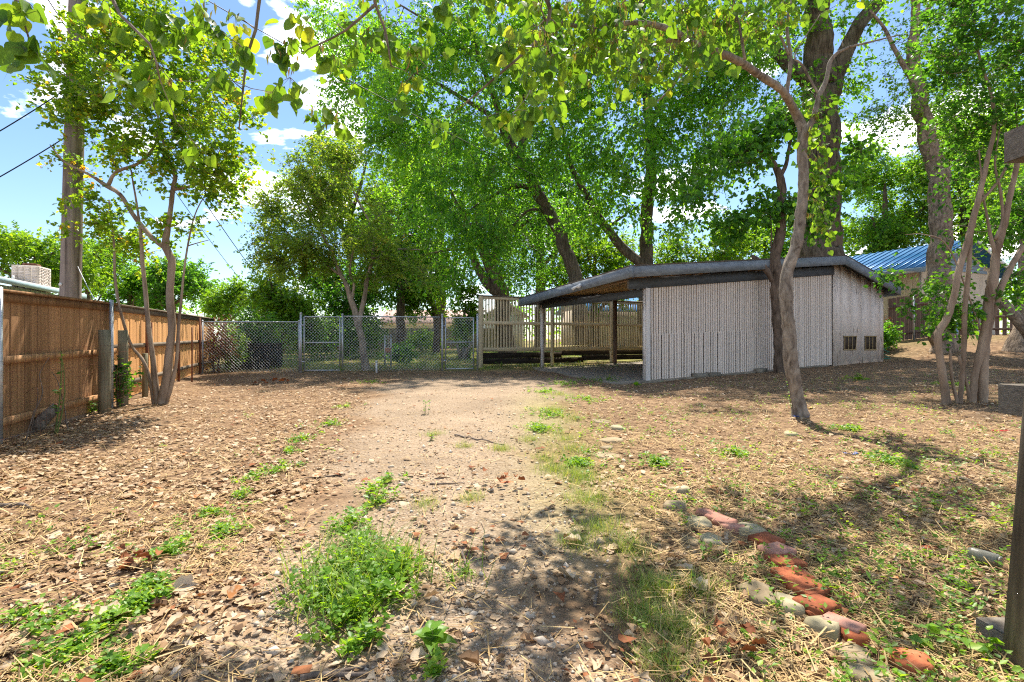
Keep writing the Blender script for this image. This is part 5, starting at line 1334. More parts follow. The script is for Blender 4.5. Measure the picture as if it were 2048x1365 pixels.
# a distant wood that closes the view
rg = np.random.default_rng(77)
n = 1200
ang_ = rg.uniform(-1.15, 1.15, n); R_ = rg.uniform(70, 95, n)
A = np.stack([np.sin(ang_) * R_, np.cos(ang_) * R_, np.zeros(n)], 1)
hgt = 5.5 + 2.5 * np.sin(ang_ * 9) + 1.5 * np.sin(ang_ * 23 + 1)
A[:, 2] = 0.7 + hgt * rg.uniform(0, 1, n) ** 0.7
P, D, N, L, t = crown_leaves(rg, A, 26, 0.8, 0.5, .3, .5)
tag(link('treeline', leaf_mesh('treeline', P, D, N, L, np.full(len(P), 1.0), T_LEAF, L_MID, t)), 'distant green treeline closing the view behind the yards', 'treeline', kind='stuff')

# ---------------------------------------------------------------- shrubs and vines
def shrub(name, label, c, r, h, lm, seed, n=120, per=36, size=0.07, cat='shrub', bark=B_DARK, gap=0.2):
    b = Vector((c[0], c[1], gz(*c)))
    limbs = []
    rg = np.random.default_rng(seed)
    for k in range(4):
        a = rg.uniform(0, 6.28)
        limbs.append([(b.x + .05 * math.cos(a), b.y + .05 * math.sin(a), b.z - .05, .02), (b.x + .3 * r * math.cos(a), b.y + .3 * r * math.sin(a), b.z + .4 * h, .014), (b.x + .5 * r * math.cos(a), b.y + .5 * r * math.sin(a), b.z + .75 * h, .006)])
    blobs = [((b.x + rg.uniform(-.4, .4) * r, b.y + rg.uniform(-.3, .3) * r, b.z + h * rg.uniform(.3, .7)), (r * .6, r * .5, h * .35)) for _ in range(6)]
    return tree(name, label, b, limbs, blobs, bark, lm, n, per, 0.10 * r + .05, size, seed, cat=cat, gap=gap, gscale=1.5, sides=6, tip=.004, rmax=.02)
shrub('vine', 'rust-brown dead vine tangled on the left end of the chain link', link_pt(432, 16.7), .75, 1.9, L_RUSTLEAF, 81, 130, 26, .06, 'vine', gap=.35)
shrub('shrub', 'sunny leafy shrub behind the chain link beside the rusty vine', link_pt(462, 17.4), .7, 1.7, L_BRIGHT, 82, 120, 30, .07)
shrub('shrub', 'deep green shrub over the black bin behind the chain link', link_pt(515, 19.6), 1.3, 2.3, L_MYRTLE_D, 83, 220, 36, .08)
shrub('shrub', 'dark leafy bush behind the chain link gate left of the oak', link_pt(645, 24), 1.9, 2.2, L_MID, 84, 200, 36, .1)
shrub('shrub', 'bright green bush in front of the far board fence', link_pt(845, 35), 1.6, 1.5, L_BRIGHT, 90, 120, 36, .11)
shrub('shrub', 'tall green bush behind the forked oak trunk', link_pt(735, 26), 1.7, 2.6, L_MID, 92, 160, 36, .11)
shrub('shrub', 'small dark bush beside the narrow chain link stub', link_pt(800, 21.5), .7, 1.1, L_DARK, 85, 90, 36, .08)
shrub('shrub', 'dark bushy shrub at the right corner of the shed', (14.35, 19.2), .7, 1.25, L_DARK, 86, 120, 40, .08)
shrub('shrub', 'reddish dry shrub against the brick wall of the blue roofed house', (14.9, 20.2), .6, 1.6, L_RUSTLEAF, 87, 60, 24, .07, gap=.35)
shrub('ivy', 'green ivy clump climbing the round mossy post', (gp(246, 812).x, gp(246, 812).y - .05), .22, 1.0, L_MYRTLE_D, 88, 40, 18, .07, 'vine')
shrub('shrub', 'orange and green cut-back shrub beyond the right chain link gate', link_pt(930, 25.5), .6, 1.0, L_BRIGHT, 89, 60, 24, .08)

# stump-like cut stems by the right gate and cut ends on the right myrtle
x, y = link_pt(924, 24.8)
st = empty('cut_stump', (x, y, gz(x, y)), 'pruned cluster of stubby stems seen through the right chain link gate', 'stump')
for k, (dx, dz, hh) in enumerate(((-.2, 0, .75), (.05, .1, .6), (.35, .25, .8), (.2, -.05, .55))):
    MB().tube([(dx * .3, dz, -.1), (dx * .7, dz, hh * .5), (dx * 1.3, dz, hh)], [.1, .085, .075], 10, True, .06, k).build('stem', B_REDBUD, st, (0, 0, 0), True)
    link('cut_face', MB().tube([(0, 0, 0), (0, 0, .006)], .07, 10).mesh('cut_face', M_CUT), st, (dx * 1.3, dz, hh))

# log leaning on the near fence, dead vine stalks
lg = gp(72, 866)
log = empty('split_log', lg, 'rotten split log leaning against the brown cedar fence', 'log')
MB().tube([(-.12, .05, -.02), (-.02, .08, .12), (.08, .12, .25), (.15, .15, .33)], [.075, .08, .07, .06], 12, True, .12, 4).build('bark', B_REDBUD, log, (0, 0, 0), True)
link('cut_face', MB().tube([(0, 0, 0), (.01, .005, .012)], .05, 10).mesh('cut_face', M_TERRA), log, (.152, .151, .332))
def twig(name, label, pts, r, cat='twig', mat=M_TWIG, group=None, origin=None):
    P = np.array([list(p) for p in pts], float)
    S = smooth_path([(*p, 1.0) for p in P], 0.04)[:, :3]
    S += np.array([mnoise.noise_vector(Vector(p * 9)) for p in S]) * r * 1.1
    o = origin if origin is not None else tuple(P[0])
    R = np.linspace(r, r * .45, len(S))
    return tag(MB().tube(S, R, 6, True, .08, 3).build(name, mat, None, o, True), label, cat, group)
fy = gp(60, 880)
twig('dead_stalk', 'bare tan stalk arching up the brown fence left of the split log', [gp(52, 885), at(65, 830, 6.0), at(85, 790, 6.1), at(80, 750, 6.15), at(98, 715, 6.2)], .008)
twig('dead_stalk', 'thin tan stalk rising between the split log and the galvanised pipe', [gp(136, 862), at(128, 815, 6.9), at(118, 770, 7.0), at(105, 745, 7.0)], .008)
twig('dead_stalk', 'forked bare stalk just behind the split log', [gp(58, 878), at(75, 800, 6.2), at(72, 775, 6.2), at(50, 788, 6.2)], .006)
v_ = stem_plant('climbing_vine', 'slender vine with pale leaves climbing the brown fence', gp(108, 868), 2, 1.0, 16, .075, L_MYRTLE_D, 91, 'vine', lean=.15)

# ---------------------------------------------------------------- bricks and flagstones of the edging
rg = np.random.default_rng(201)
CLEAR = []       # spots the litter leaves free: the bricks and stones lie on top of it
def brick_piece(px, py, rz, label, mat, size=(.095, .19, .06), sink=.022, tilt=0.04):
    g_ = gp(px, py)
    a, b_, h = size[0] / 2, size[1] / 2, size[2]
    CLEAR.append((g_.x, g_.y, size[1] * .62))
    c = .005
    ring = lambda s_, z_: [(-(a - s_) + rg.normal(0, .003), -(b_ - s_) + rg.normal(0, .003), z_), ((a - s_), -(b_ - s_) + rg.normal(0, .003), z_), ((a - s_) + rg.normal(0, .003), (b_ - s_), z_), (-(a - s_), (b_ - s_) + rg.normal(0, .003), z_)]
    V = ring(0, 0) + ring(0, h - c) + ring(c, h)
    Q = [(3, 2, 1, 0), (8, 9, 10, 11)]
    for r in (0, 4):
        for k in range(4): Q.append((r + k, r + (k + 1) % 4, r + 4 + (k + 1) % 4, r + 4 + k))
    o = link('edging_brick', MB().add(V, Q).mesh('edging_brick', mat), None, (g_.x, g_.y, g_.z - sink), (rg.normal(0, tilt), rg.normal(0, tilt), rz))
    return tag(o, label, 'brick', 'bricks of the curved edging row')
ORD = ['first', 'second', 'third', 'fourth', 'fifth', 'sixth', 'seventh', 'eighth', 'ninth', 'tenth']
for k, (px, py, rz) in enumerate(((1415, 1033, .5), (1432, 1042, .6), (1450, 1050, .7), (1467, 1062, .6))):
    brick_piece(px, py, rz, f'half-buried pinkish brick at the far end of the edging row, {ORD[k]} from the far end', M_BRICK_PINK, (.10, .12, .06), .02)
for k, (px, py, rz, m) in enumerate(((1532, 1090, .42, 0), (1554, 1111, .34, 1), (1570, 1134, .26, 0), (1584, 1162, .22, 0), (1614, 1188, .36, 0), (1634, 1222, .42, 0))):
    brick_piece(px, py, rz, f'{"dusty pink" if m else "rusty red"} edging brick, {ORD[k]} of the six bare bricks counted from the far end', M_BRICK_PINK if m else M_BRICK_RED, (.155, .138, .06), .012, .025)
brick_piece(1685, 1262, .6, 'pinkish brick behind the triangular stone', M_BRICK_PINK, (.09, .15, .06), .015)
brick_piece(1652, 1240, .5, 'red brick wedged between the edging row and the triangular stone', M_BRICK_RED, (.09, .12, .05), .02)

def stone(px, py, wpx, label, mat=M_STONE, n=6, th=.045, seed=0, asp=1.15, name='flagstone', rot=0.0, sink=.012):
    g_ = gp(px, py); r = wpx / F * g_.y / 2
    CLEAR.append((g_.x, g_.y, r * .98))
    rg = np.random.default_rng(seed + int(px) * 7 + int(py))
    ang = np.sort(rg.uniform(0, 6.28, n) * .35 + np.arange(n) * 6.283 / n * .65 * 1.54)
    ang = np.arange(n) * 6.283 / n + rg.normal(0, .22, n) + rot
    rr = r * rg.uniform(.82, 1.12, n)
    ring = np.stack([np.cos(ang) * rr, np.sin(ang) * rr * asp, np.zeros(n)], 1)
    mid = ring * 1.02 + np.array([0, 0, th * .65]); top = ring * .88 + np.stack([np.zeros(n), np.zeros(n), th + rg.normal(0, th * .10, n)], 1)
    inn = ring * .42 + np.stack([np.zeros(n), np.zeros(n), th * 1.04 + rg.normal(0, th * .07, n)], 1)
    V = np.concatenate([ring - np.array([0, 0, .02]), mid, top, inn, [(0, 0, th * 1.05)]])
    Q = [(k + o, (k + 1) % n + o, (k + 1) % n + o + n, k + o + n) for o in (0, n, 2 * n) for k in range(n)]
    T = [(3 * n + k, 3 * n + (k + 1) % n, 4 * n) for k in range(n)]
    o = link(name, MB().add(V, Q, T).mesh(name, mat), None, (g_.x, g_.y, g_.z - sink), (rg.normal(0, .05), rg.normal(0, .05), 0))
    return tag(o, label, 'stone', 'stones of the garden edging')
stone(1518, 1192, 78, 'largest square tan flagstone beside the row of red bricks', n=5, rot=.3, th=.05)
stone(1579, 1214, 68, 'greyish square flagstone touching the red bricks', M_STONE_GREY, 4, rot=.6, th=.045)
stone(1652, 1266, 72, 'pale triangular upright stone at the end of the brick row', M_STONE_GREY, 5, asp=1.0, rot=1.1, th=.06)
stone(1706, 1318, 72, 'tan flagstone between the triangular stone and the red flat piece', n=5, th=.04)
stone(1742, 1358, 90, 'tan slab cut off by the bottom edge', n=6, th=.04)
stone(1816, 1332, 92, 'big flat red brick fragment near the bottom edge', M_BRICK_RED, 6, th=.05, asp=.9)
stone(1708, 1282, 48, 'rounded red brick lump beside the triangular stone', M_BRICK_RED, 7, th=.05, asp=1.1)
stone(1500, 1066, 66, 'rounded pale stone at the start of the bare red bricks', M_STONE_GREY, 8, th=.05, asp=1.0)
stone(1424, 1080, 60, 'flat grey-white slab left of the rounded pale stone', M_STONE_GREY, 5, th=.03)
stone(1398, 1050, 56, 'olive grey stone beside the half-buried pink bricks', M_STONE_GREY, 6, th=.04)
stone(1384, 1086, 40, 'small orange-tan stone left of the grey-white slab', n=5, th=.03)
stone(1354, 1018, 58, 'long tan block uphill from the olive grey stone', n=4, th=.06, asp=1.0, rot=.3)
stone(1360, 984, 42, 'small tan block uphill from the long tan block', M_STONE_GREY, 4, th=.05, asp=.7)
stone(1224, 882, 52, 'flat brown stone in the group of far stones, the widest', n=6, th=.035)
stone(1212, 911, 56, 'lowest flat stone of the far group beside the drive', n=6, th=.025)
stone(1216, 896, 32, 'thin flat stone in the middle of the far group', n=5, th=.03)
stone(1234, 858, 34, 'pale upright stone at the top right of the far group', M_STONE_GREY, 5, th=.05)
stone(1202, 844, 40, 'flat tan stone at the top left of the far group', n=5, th=.03)
stone(1858, 1096, 36, 'rust red brick chip lying in the straw', M_BRICK_RED, 5, th=.02, asp=.5)
stone(1012, 965, 34, 'orange-red bark-like chip on the drive near the grass', M_BRICK_RED, 5, th=.015, asp=.5)
stone(1580, 870, 26, 'small grey stone in the litter left of the redbud foot', M_STONE_GREY, 6, th=.04)

# ================================================================ GROUND COVER
jb = gp(1966, 1130)
def scatter(n, rg, y0=1.35, y1=17.0, power=1.0, xw=1.12):
    u = rg.uniform(0, 1, n)
    y = y0 * (y1 / y0) ** u if power == 1.0 else (y0 ** (1 - power) + u * (y1 ** (1 - power) - y0 ** (1 - power))) ** (1 / (1 - power))
    x = rg.uniform(-1, 1, n) * (xw * y + 0.6)
    return x, y
def in_shed(x, y):
    dx, dy = x - P0[0], y - P0[1]
    s_, d_ = dx * U2[0] + dy * U2[1], dx * V2[0] + dy * V2[1]
    return (s_ > -0.6) & (s_ < 10.3) & (d_ > -0.05) & (d_ < 6.0)
def vnoise(x, y, sc, seed=0):
    return np.array([mnoise.noise(Vector((a * sc + seed, b_ * sc - seed, seed))) for a, b_ in zip(x, y)])
def litter(name, label, n, seed, dens, size, tmpl, mat, width, lift=(0.004, 0.03), flat=0.9, tint=(0.5, 0.25), power=1.0, y1=17.0, curl=(0.2, 2.2), y0=1.35, updir=0.0, jit=0.0, lmax=2.6):
    rg = np.random.default_rng(seed)
    x, y = scatter(n, rg, y0, y1, power)
    keep = (rg.uniform(0, 1, n) < dens(x, y)) & ~in_shed(x, y)
    fx = FA[0] + (y - FA[1]) * (FB[0] - FA[0]) / (FB[1] - FA[1])
    keep &= x > np.minimum(fx + 0.06, -4.0) if True else keep
    for cx_, cy_, cr in CLEAR + [(jb.x, jb.y, .12)]:
        keep &= ((x - cx_) ** 2 + (y - cy_) ** 2 > (cr + size * .25) ** 2) | (rg.uniform(0, 1, n) < .13)
    x, y = x[keep], y[keep]; m = len(x)
    z = ground_z(x, y) + rg.uniform(*lift, m)
    a = rg.uniform(0, 6.283, m)
    D = np.stack([np.cos(a), np.sin(a), rg.normal(updir, 0.14, m)], 1)
    N = np.stack([rg.normal(0, 1 - flat, m) * 1.6, rg.normal(0, 1 - flat, m) * 1.6, np.ones(m)], 1)
    L = size * np.clip(rg.lognormal(0, 0.62, m), 0.3, lmax)
    t = np.clip(rg.normal(tint[0], tint[1], m), 0, 0.985)
    P = np.stack([x, y, z], 1)
    me = leaf_mesh(name, P, D, N, L, np.broadcast_to(width, (m,)) * rg.uniform(.7, 1.3, m), tmpl, mat, t, (0, 0, 0), rg.uniform(*curl, m), jit)
    return tag(link(name, me), label, kind='stuff')
left_of = lambda x, y: sstep(0.3, -0.3, x - (-0.85 - 0.20 * np.clip(y, -3, 12)))
right_of = lambda x, y: sstep(-0.2, 0.6, x - (0.55 + 0.03 * y + 0.12 * np.clip(y - 7, 0, 7)))
d_leaf = lambda x, y: np.clip(0.07 + 0.95 * left_of(x, y) * (0.35 + 0.65 * sstep(2.2, 4.0, y)) + right_of(x, y) * (0.22 + 0.4 * sstep(6, 10, y)), 0, 1)
d_drift = lambda x, y: d_leaf(x, y) * np.clip(.75 + 1.1 * vnoise(x, y, 1.5, 21), .15, 1)
litter('fallen_leaves', 'tan dry leaf litter close to the camera', 28000, 100, d_drift, 0.033, T_DRY_NEAR, L_DRY, 1.0, jit=.045, lift=(.002, .014), y1=4.4, curl=(-1.0, 1.9))
litter('fallen_leaves', 'tan dry leaf litter covering the yard', 94000, 101, d_drift, 0.029, T_DRY, L_DRY, 1.0, jit=.09, lift=(.002, .016), y0=3.9, y1=21)
litter('leaf_crumbs', 'small broken leaf crumbs and bark chips over the yard', 56000, 102, lambda x, y: np.clip(0.22 + 0.7 * left_of(x, y) + .5 * right_of(x, y), 0, 1), 0.020, T_DRY, L_DRY, .9, (0.0, 0.012), tint=(.42, .28), power=1.25, jit=.12)
litter('straw', 'dry straw and cut stalks over the ground', 150000, 103, lambda x, y: np.clip(0.10 + 0.95 * right_of(x, y) * (1 - .6 * sstep(8, 12, y)) + .40 * left_of(x, y), 0, 1) * np.clip(.7 + 1.0 * vnoise(x, y, 1.1, 33), .15, 1), 0.085, T_STRAW, L_STRAW, 0.034, (0.004, 0.035), tint=(.55, .28), power=1.1, y1=14, lmax=1.7)
litter('rust_leaves', 'rust coloured leaf litter in scattered drifts', 9000, 104, lambda x, y: np.where(vnoise(x, y, 1.1, 5) > .36, .5, .03), 0.032, T_DRY, L_RUSTLEAF, 1.0, jit=.1)
# gravel
litter('gravel', 'pale gravel lying on the drive', 54000, 105, lambda x, y: np.clip(drive_mask(x, y) * 1.1 + .03, 0, 1) * np.where(vnoise(x, y, .9, 3) > 0, .9, .3), 0.012, T_STONE, M_PEBBLE, 1.0, (0.0, 0.005), tint=(.55, .28), power=1.5, y1=15, curl=(.8, 1.3))
litter('gravel_stones', 'larger pale stones among the gravel', 2600, 106, lambda x, y: np.clip(drive_mask(x, y) + .05, 0, 1), 0.030, T_STONE, M_PEBBLE, 1.0, (0.002, 0.008), tint=(.7, .25), power=1.5, y1=13, curl=(.8, 1.3))

# loose weeds: sprouts of a few leaves, and grass blades
def sprouts(name, label, spots, seed, mat, leaf, k=(5, 11), h=(0.02, 0.07), tmpl=T_LEAF, width=1.0):
    rg = np.random.default_rng(seed)
    P, D, N, L, T = [], [], [], [], []
    for x, y, sc in spots:
        m = rg.integers(*k); z0 = gz(x, y); hh = rg.uniform(*h) * sc; tb_ = rg.normal(.5, .2)
        for _ in range(m):
            a = rg.uniform(0, 6.28); u = rg.uniform(0, 1)
            P.append((x + .25 * hh * math.cos(a) * (1 - u) + rg.normal(0, .012 * sc), y + .25 * hh * math.sin(a) + rg.normal(0, .012 * sc), z0 + .006 + hh * u))
            D.append((math.cos(a), math.sin(a), rg.uniform(-.1, .9))); N.append((rg.normal() * .4, rg.normal() * .4, 1.0))
            L.append(leaf * sc * rg.uniform(.6, 1.3)); T.append(np.clip(tb_ + rg.normal(0, .15), 0, 1))
    P, D, N, L = map(np.array, (P, D, N, L))
    return tag(link(name, leaf_mesh(name, P, D, N, L, np.full(len(P), width), tmpl, mat, np.array(T))), label, kind='stuff')
rg = np.random.default_rng(111)
x, y = scatter(30000, rg, 1.4, 13, 1.1)
vn = vnoise(x, y, .8, 9)
pr = np.clip(right_of(x, y) * (.45 + .9 * vn) * (1 - .55 * sstep(7, 10, y)) + left_of(x, y) * np.clip(.55 * (vn - .12), 0, 1) * (1.4 - sstep(2.5, 4.5, y)), 0, 1)
k_ = (rg.uniform(0, 1, len(x)) < pr * .5) & ~in_shed(x, y) & (x > -4.6)
sprouts('weeds', 'short green weed sprouts pushing through the straw', [(a, c, rg.uniform(.6, 1.4)) for a, c in zip(x[k_], y[k_])], 112, L_WEED, .026, (5, 10), (.02, .085), T_LANCE, 1.5)

def patch(pxs, n, seed, spread_px):
    """ground spots scattered round pixel positions (px, py, radius px, weight)"""
    rg = np.random.default_rng(seed); out = []
    w = np.array([p[2] for p in pxs], float); w /= w.sum()
    for _ in range(n):
        p = pxs[rg.choice(len(pxs), p=w)]
        g_ = gp(p[0], p[1]); r = p[2] / F * g_.y
        a = rg.uniform(0, 6.28); q = r * abs(rg.normal(0, .55))
        out.append((g_.x + q * math.cos(a), g_.y + 1.3 * q * math.sin(a), rg.uniform(.7, 1.4)))
    return out
EDGE = [(660, 850, 50), (600, 880, 40), (690, 815, 30), (560, 940, 40), (500, 960, 36), (440, 1070, 45), (420, 1030, 25), (330, 1110, 40), (300, 1180, 55), (290, 1210, 50), (230, 1240, 60), (160, 1300, 80), (230, 1345, 60), (110, 1250, 40), (40, 1240, 30), (580, 905, 30), (740, 765, 40), (480, 995, 20)]
sprouts('edge_weeds', 'band of low green weeds along the left edge of the drive', patch(EDGE, 620, 121, 1), 122, L_WEED, .024, (8, 16), (.012, .05))
RIGHT = [(1130, 770, 70), (1200, 762, 60), (1090, 785, 40), (1170, 800, 60), (1080, 860, 50), (1100, 830, 50), (1160, 930, 40), (1320, 930, 40), (1470, 910, 40), (1780, 925, 50), (1720, 760, 30), (1700, 860, 40), (1900, 770, 40)]
sprouts('weed_patches', 'low green weed patches right of the drive and at the carport edge', patch(RIGHT, 800, 123, 1), 124, L_WEED, .028, (8, 16), (.02, .06))

def grass(name, label, spots, seed, h, mat=L_GRASS, per=(8, 18), sp=.04, wid=.028, tint=(.45, .25)):
    rg = np.random.default_rng(seed)
    cnt = rg.integers(per[0], per[1], len(spots)); idx = np.repeat(np.arange(len(spots)), cnt)
    S = np.array([(a, c) for a, c, _ in spots]); sc = np.array([c for _, _, c in spots])[idx]
    m = len(idx); a = rg.uniform(0, 6.28, m); le = rg.uniform(.15, 1.1, m)
    xy = S[idx] + rg.normal(0, sp, (m, 2)) * sc[:, None]
    P = np.stack([xy[:, 0], xy[:, 1], ground_z(xy[:, 0], xy[:, 1])], 1)
    D = np.stack([np.cos(a) * le, np.sin(a) * le, np.ones(m)], 1)
    N = np.stack([-np.cos(a), -np.sin(a), np.full(m, .3)], 1)
    L = h * sc * rg.uniform(.5, 1.25, m)
    return tag(link(name, leaf_mesh(name, P, D, N, L, np.full(m, wid), T_BLADE, mat, np.clip(rg.normal(*tint, m), 0, 1), (0, 0, 0), rg.uniform(-1.5, -.3, m))), label, kind='stuff')
GR = [(1150, 950, 50), (1180, 1000, 60), (1130, 880, 40), (1090, 920, 30), (1200, 1060, 50), (1260, 1100, 50), (1310, 1180, 60), (1350, 1260, 60), (1280, 1230, 50), (1400, 1180, 40), (1150, 1090, 30), (1330, 1330, 50), (1060, 880, 30), (1100, 820, 60), (1120, 790, 60), (1150, 840, 50), (1090, 860, 50), (1140, 900, 60), (1170, 960, 60), (1110, 940, 40), (850, 1010, 20), (940, 1000, 20), (930, 895, 20), (870, 870, 20), (1000, 900, 25)]
grass('grass', 'wispy green and straw grass along the right edge of the drive', patch(GR, 1250, 131, 1), 132, .075)
LAWN = [(rg.uniform(-9, 4), rg.uniform(17.6, 34), rg.uniform(.8, 1.6)) for _ in range(1500)]
grass('lawn_grass', 'short shaded lawn beyond the chain link fence', LAWN, 133, .14, per=(8, 16), sp=.16, wid=.06, tint=(.35, .2))

# distinct plants
def clump(name, label, spots, seed, leaf, hh, cat='plant', grass_h=0.0, mat=L_WEED):
    """one dense weed clump: foliage and, if asked, grass blades as its parts"""
    rg = np.random.default_rng(seed)
    cx = np.mean([s_[0] for s_ in spots]); cy = np.mean([s_[1] for s_ in spots])
    root = empty(name, (cx, cy, gz(cx, cy)), label, cat)
    o = sprouts('foliage', None, spots, seed, mat, leaf, (8, 16), hh); o.parent = root; o.location = (-cx, -cy, -gz(cx, cy))
    if 'kind' in o: del o['kind']
    if grass_h:
        g_ = grass('blades', None, spots[::3], seed + 1, grass_h, per=(5, 12), sp=.05, wid=.022, tint=(.3, .2)); g_.parent = root; g_.location = (-cx, -cy, -gz(cx, cy))
        if 'kind' in g_: del g_['kind']
    return root
clump('weed_clump', 'large lush weed clump in the middle of the drive', patch([(720, 1180, 110), (680, 1150, 80), (760, 1200, 95), (700, 1240, 70), (800, 1150, 80), (650, 1200, 50), (730, 1120, 60)], 260, 141, 1), 142, .030, (.02, .12), grass_h=.22, mat=L_BRIGHT)
clump('weed_clump', 'leafy weed strip trailing uphill from the large drive clump', patch([(690, 1060, 40), (720, 1040, 40), (760, 1010, 35), (745, 985, 28), (775, 965, 22), (710, 1090, 40)], 75, 143, 1), 144, .032, (.02, .09), grass_h=.12)
clump('weed_clump', 'low clover-like clump left of the broadleaf weed', patch([(735, 1290, 26), (700, 1310, 20), (870, 1345, 25)], 26, 145, 1), 146, .026, (.02, .07))
clump('grass_tuft', 'spreading dark grass tuft right of the large drive clump', patch([(910, 1160, 30), (940, 1150, 25)], 10, 147, 1), 148, .016, (.01, .03), grass_h=.22)
def rosette(name, label, base, n, size, mat, seed, up=.45, width=1.0):
    rg = np.random.default_rng(seed)
    root = empty(name, base, label, 'plant')
    MB().tube([(0, 0, -.02), (0, 0, .03), (.003, .002, .09)], [.004, .003, .002], 6).build('stem', mat_stem, root, (0, 0, 0), True)
    for i in range(n):
        a = i * 2.4 + rg.uniform(-.2, .2); q = 1 - .5 * i / n
        P = np.array([(0, 0, .03 + .06 * i / n)]); D = np.array([(math.cos(a), math.sin(a), up * (0.3 + i / n))]); N = np.array([(0, 0, 1.0)])
        V, Fc = leaf_arrays(P, D, N, np.array([size * q]), np.array([width]), T_HEART)
        link('leaf', raw_mesh('leaf', V, Fc, None, mat, False, np.full(len(V), rg.uniform(.15, .55))), root)
    return root
rosette('broadleaf_weed', 'broad-leaved green weed standing alone near the bottom edge', gp(864, 1300), 9, .105, L_WEED, 151, width=.75)
rosette('seedling', 'bright single sapling leaf on a thin stem before the carport slab', gp(1272, 775) , 4, .15, L_BRIGHT, 152, up=1.2)
stem_plant('sapling', 'small upright sapling alone on the pale gravel', gp(852, 828), 3, .26, 8, .055, L_MYRTLE_D, 153)
stem_plant('sapling', 'low leafy seedling on the drive beside the fallen twig', gp(862, 882), 4, .10, 9, .04, L_WEED, 154)
stem_plant('sapling', 'pale tall seedling at the foot of the left chain link gate', gp(684, 748), 2, .42, 9, .07, L_BRIGHT, 155)
stem_plant('sapling', 'leafy green plant at the foot of the galvanised fence pipe', gp(182, 828), 6, .26, 10, .07, L_WEED, 156)
stem_plant('sapling', 'leafy green plant below the split log by the brown fence', gp(108, 846), 6, .24, 10, .07, L_WEED, 157)
stem_plant('sapling', 'yellow-green sprig at the left picture edge below the fence', gp(6, 868), 5, .3, 9, .07, L_BRIGHT, 158)
stem_plant('sapling', 'green sprout left of the big red flat brick piece', gp(1838, 1300), 3, .14, 6, .055, L_WEED, 159)
stem_plant('sapling', 'yellow-green sprig at the foot of the timber post', gp(1950, 1330), 4, .16, 8, .05, L_BRIGHT, 160)
stem_plant('sapling', 'yellow-green suckers at the base of the redbud trunk', gp(1590, 826), 4, .5, 7, .06, L_BRIGHT, 161)
stem_plant('sapling', 'green suckers at the feet of the right crepe myrtle stems', gp(1925, 790), 5, .35, 10, .07, L_MYRTLE_D, 162)
stem_plant('sapling', 'bright weed patch in front of the panelled bay of the shed', gp(1715, 762), 6, .2, 10, .06, L_BRIGHT, 163)
stem_plant('sapling', 'green weeds against the first slat at the open bay', gp(1215, 764), 8, .22, 10, .06, L_WEED, 164, radius=.3)
stem_plant('sapling', 'green weeds at the foot of the cream slat fence corner post', gp(1005, 735), 7, .2, 10, .07, L_WEED, 165, radius=.4)

# ---------------------------------------------------------------- litter on the ground
jar = empty('glass_jar', jb + Vector((0, 0, .045)), 'dusty glass clip-top jar lying in the straw', 'jar', rz=math.radians(118)); jar.scale = (.8, .8, .8)
MB().tube([(-.085, 0, 0), (-.082, 0, 0), (.055, 0, 0), (.07, 0, 0), (.08, 0, 0)], [.030, .044, .046, .042, .036], 20).build('body', M_JAR, jar, (0, 0, 0), True)
MB().tube([(-.10, 0, 0), (-.098, 0, 0), (-.087, 0, 0)], [.02, .036, .038], 20).build('lid', M_JAR, jar, (0, 0, 0), True)
MB().tube([(-.088, -.047, -.02), (-.095, -.05, .02), (-.11, -.03, .03), (-.112, .03, .03), (-.095, .05, .02), (-.088, .047, -.02), (-.07, .048, 0)], .0022, 6).build('wire_clip', M_RUST, jar, (0, 0, 0), True)
rb_ = gp(2006, 866)
a = np.linspace(0.2, 2.6, 12)
tag(MB().tube(np.stack([-.12 * np.cos(a), .05 * np.sin(a), .03 - .02 * np.sin(a)], 1), [.008] + [.013] * 10 + [.008], 8).build('plastic_strap', M_RED_PLASTIC, None, rb_, True), 'curved red plastic strap on the ground under the timber beam', 'plastic scrap')
bpy.data.objects['plastic_strap'].location = rb_
for o_, l_ in ((bpy.data.objects['plastic_strap'], None),):
    o_.data.transform(__import__('mathutils').Matrix.Translation(rb_))
def scrap(px, py, label, mat, w, seed, name='plastic_scrap'):
    g_ = gp(px, py); rg = np.random.default_rng(seed)
    n = 7; V = []
    for i in range(n):
        for j in range(3):
            V.append((w * (i / (n - 1) - .5), w * .16 * (j - 1), .012 + .012 * math.sin(i * 1.3 + j) + rg.uniform(0, .008)))
    Q = [(i * 3 + j, (i + 1) * 3 + j, (i + 1) * 3 + j + 1, i * 3 + j + 1) for i in range(n - 1) for j in range(2)]
    o = link(name, MB().add(V, Q).mesh(name, mat), None, g_, (0, 0, rg.uniform(-.5, .5)))
    sd = o.modifiers.new('thickness', 'SOLIDIFY'); sd.thickness = .004
    return tag(o, label, 'plastic scrap')
scrap(1602, 836, 'blue plastic scrap at the foot of the redbud trunk', M_BLUE_PLASTIC, .2, 1)
scrap(1702, 910, 'blue plastic shred in the sunny straw', M_BLUE_PLASTIC, .16, 2)
scrap(1622, 818, 'yellow scrap behind the redbud foot', M_YELLOW_PLASTIC, .14, 3)
hb = np.array([*shed_xy(10.75, .3)]); hz = gz(*hb)
hose = []
for k in range(60):
    t = k / 59; hose.append((hb[0] + .22 * math.sin(t * 22) * (1 - t) + .1 * t, hb[1] + .12 * math.cos(t * 22), hz + .03 + .6 * max(0, t - .3)))
tag(MB().tube(hose, .011, 6).build('garden_hose', M_HOSE, None, (hb[0], hb[1], hz), True), 'green garden hose coiled by the right corner of the shed', 'hose')

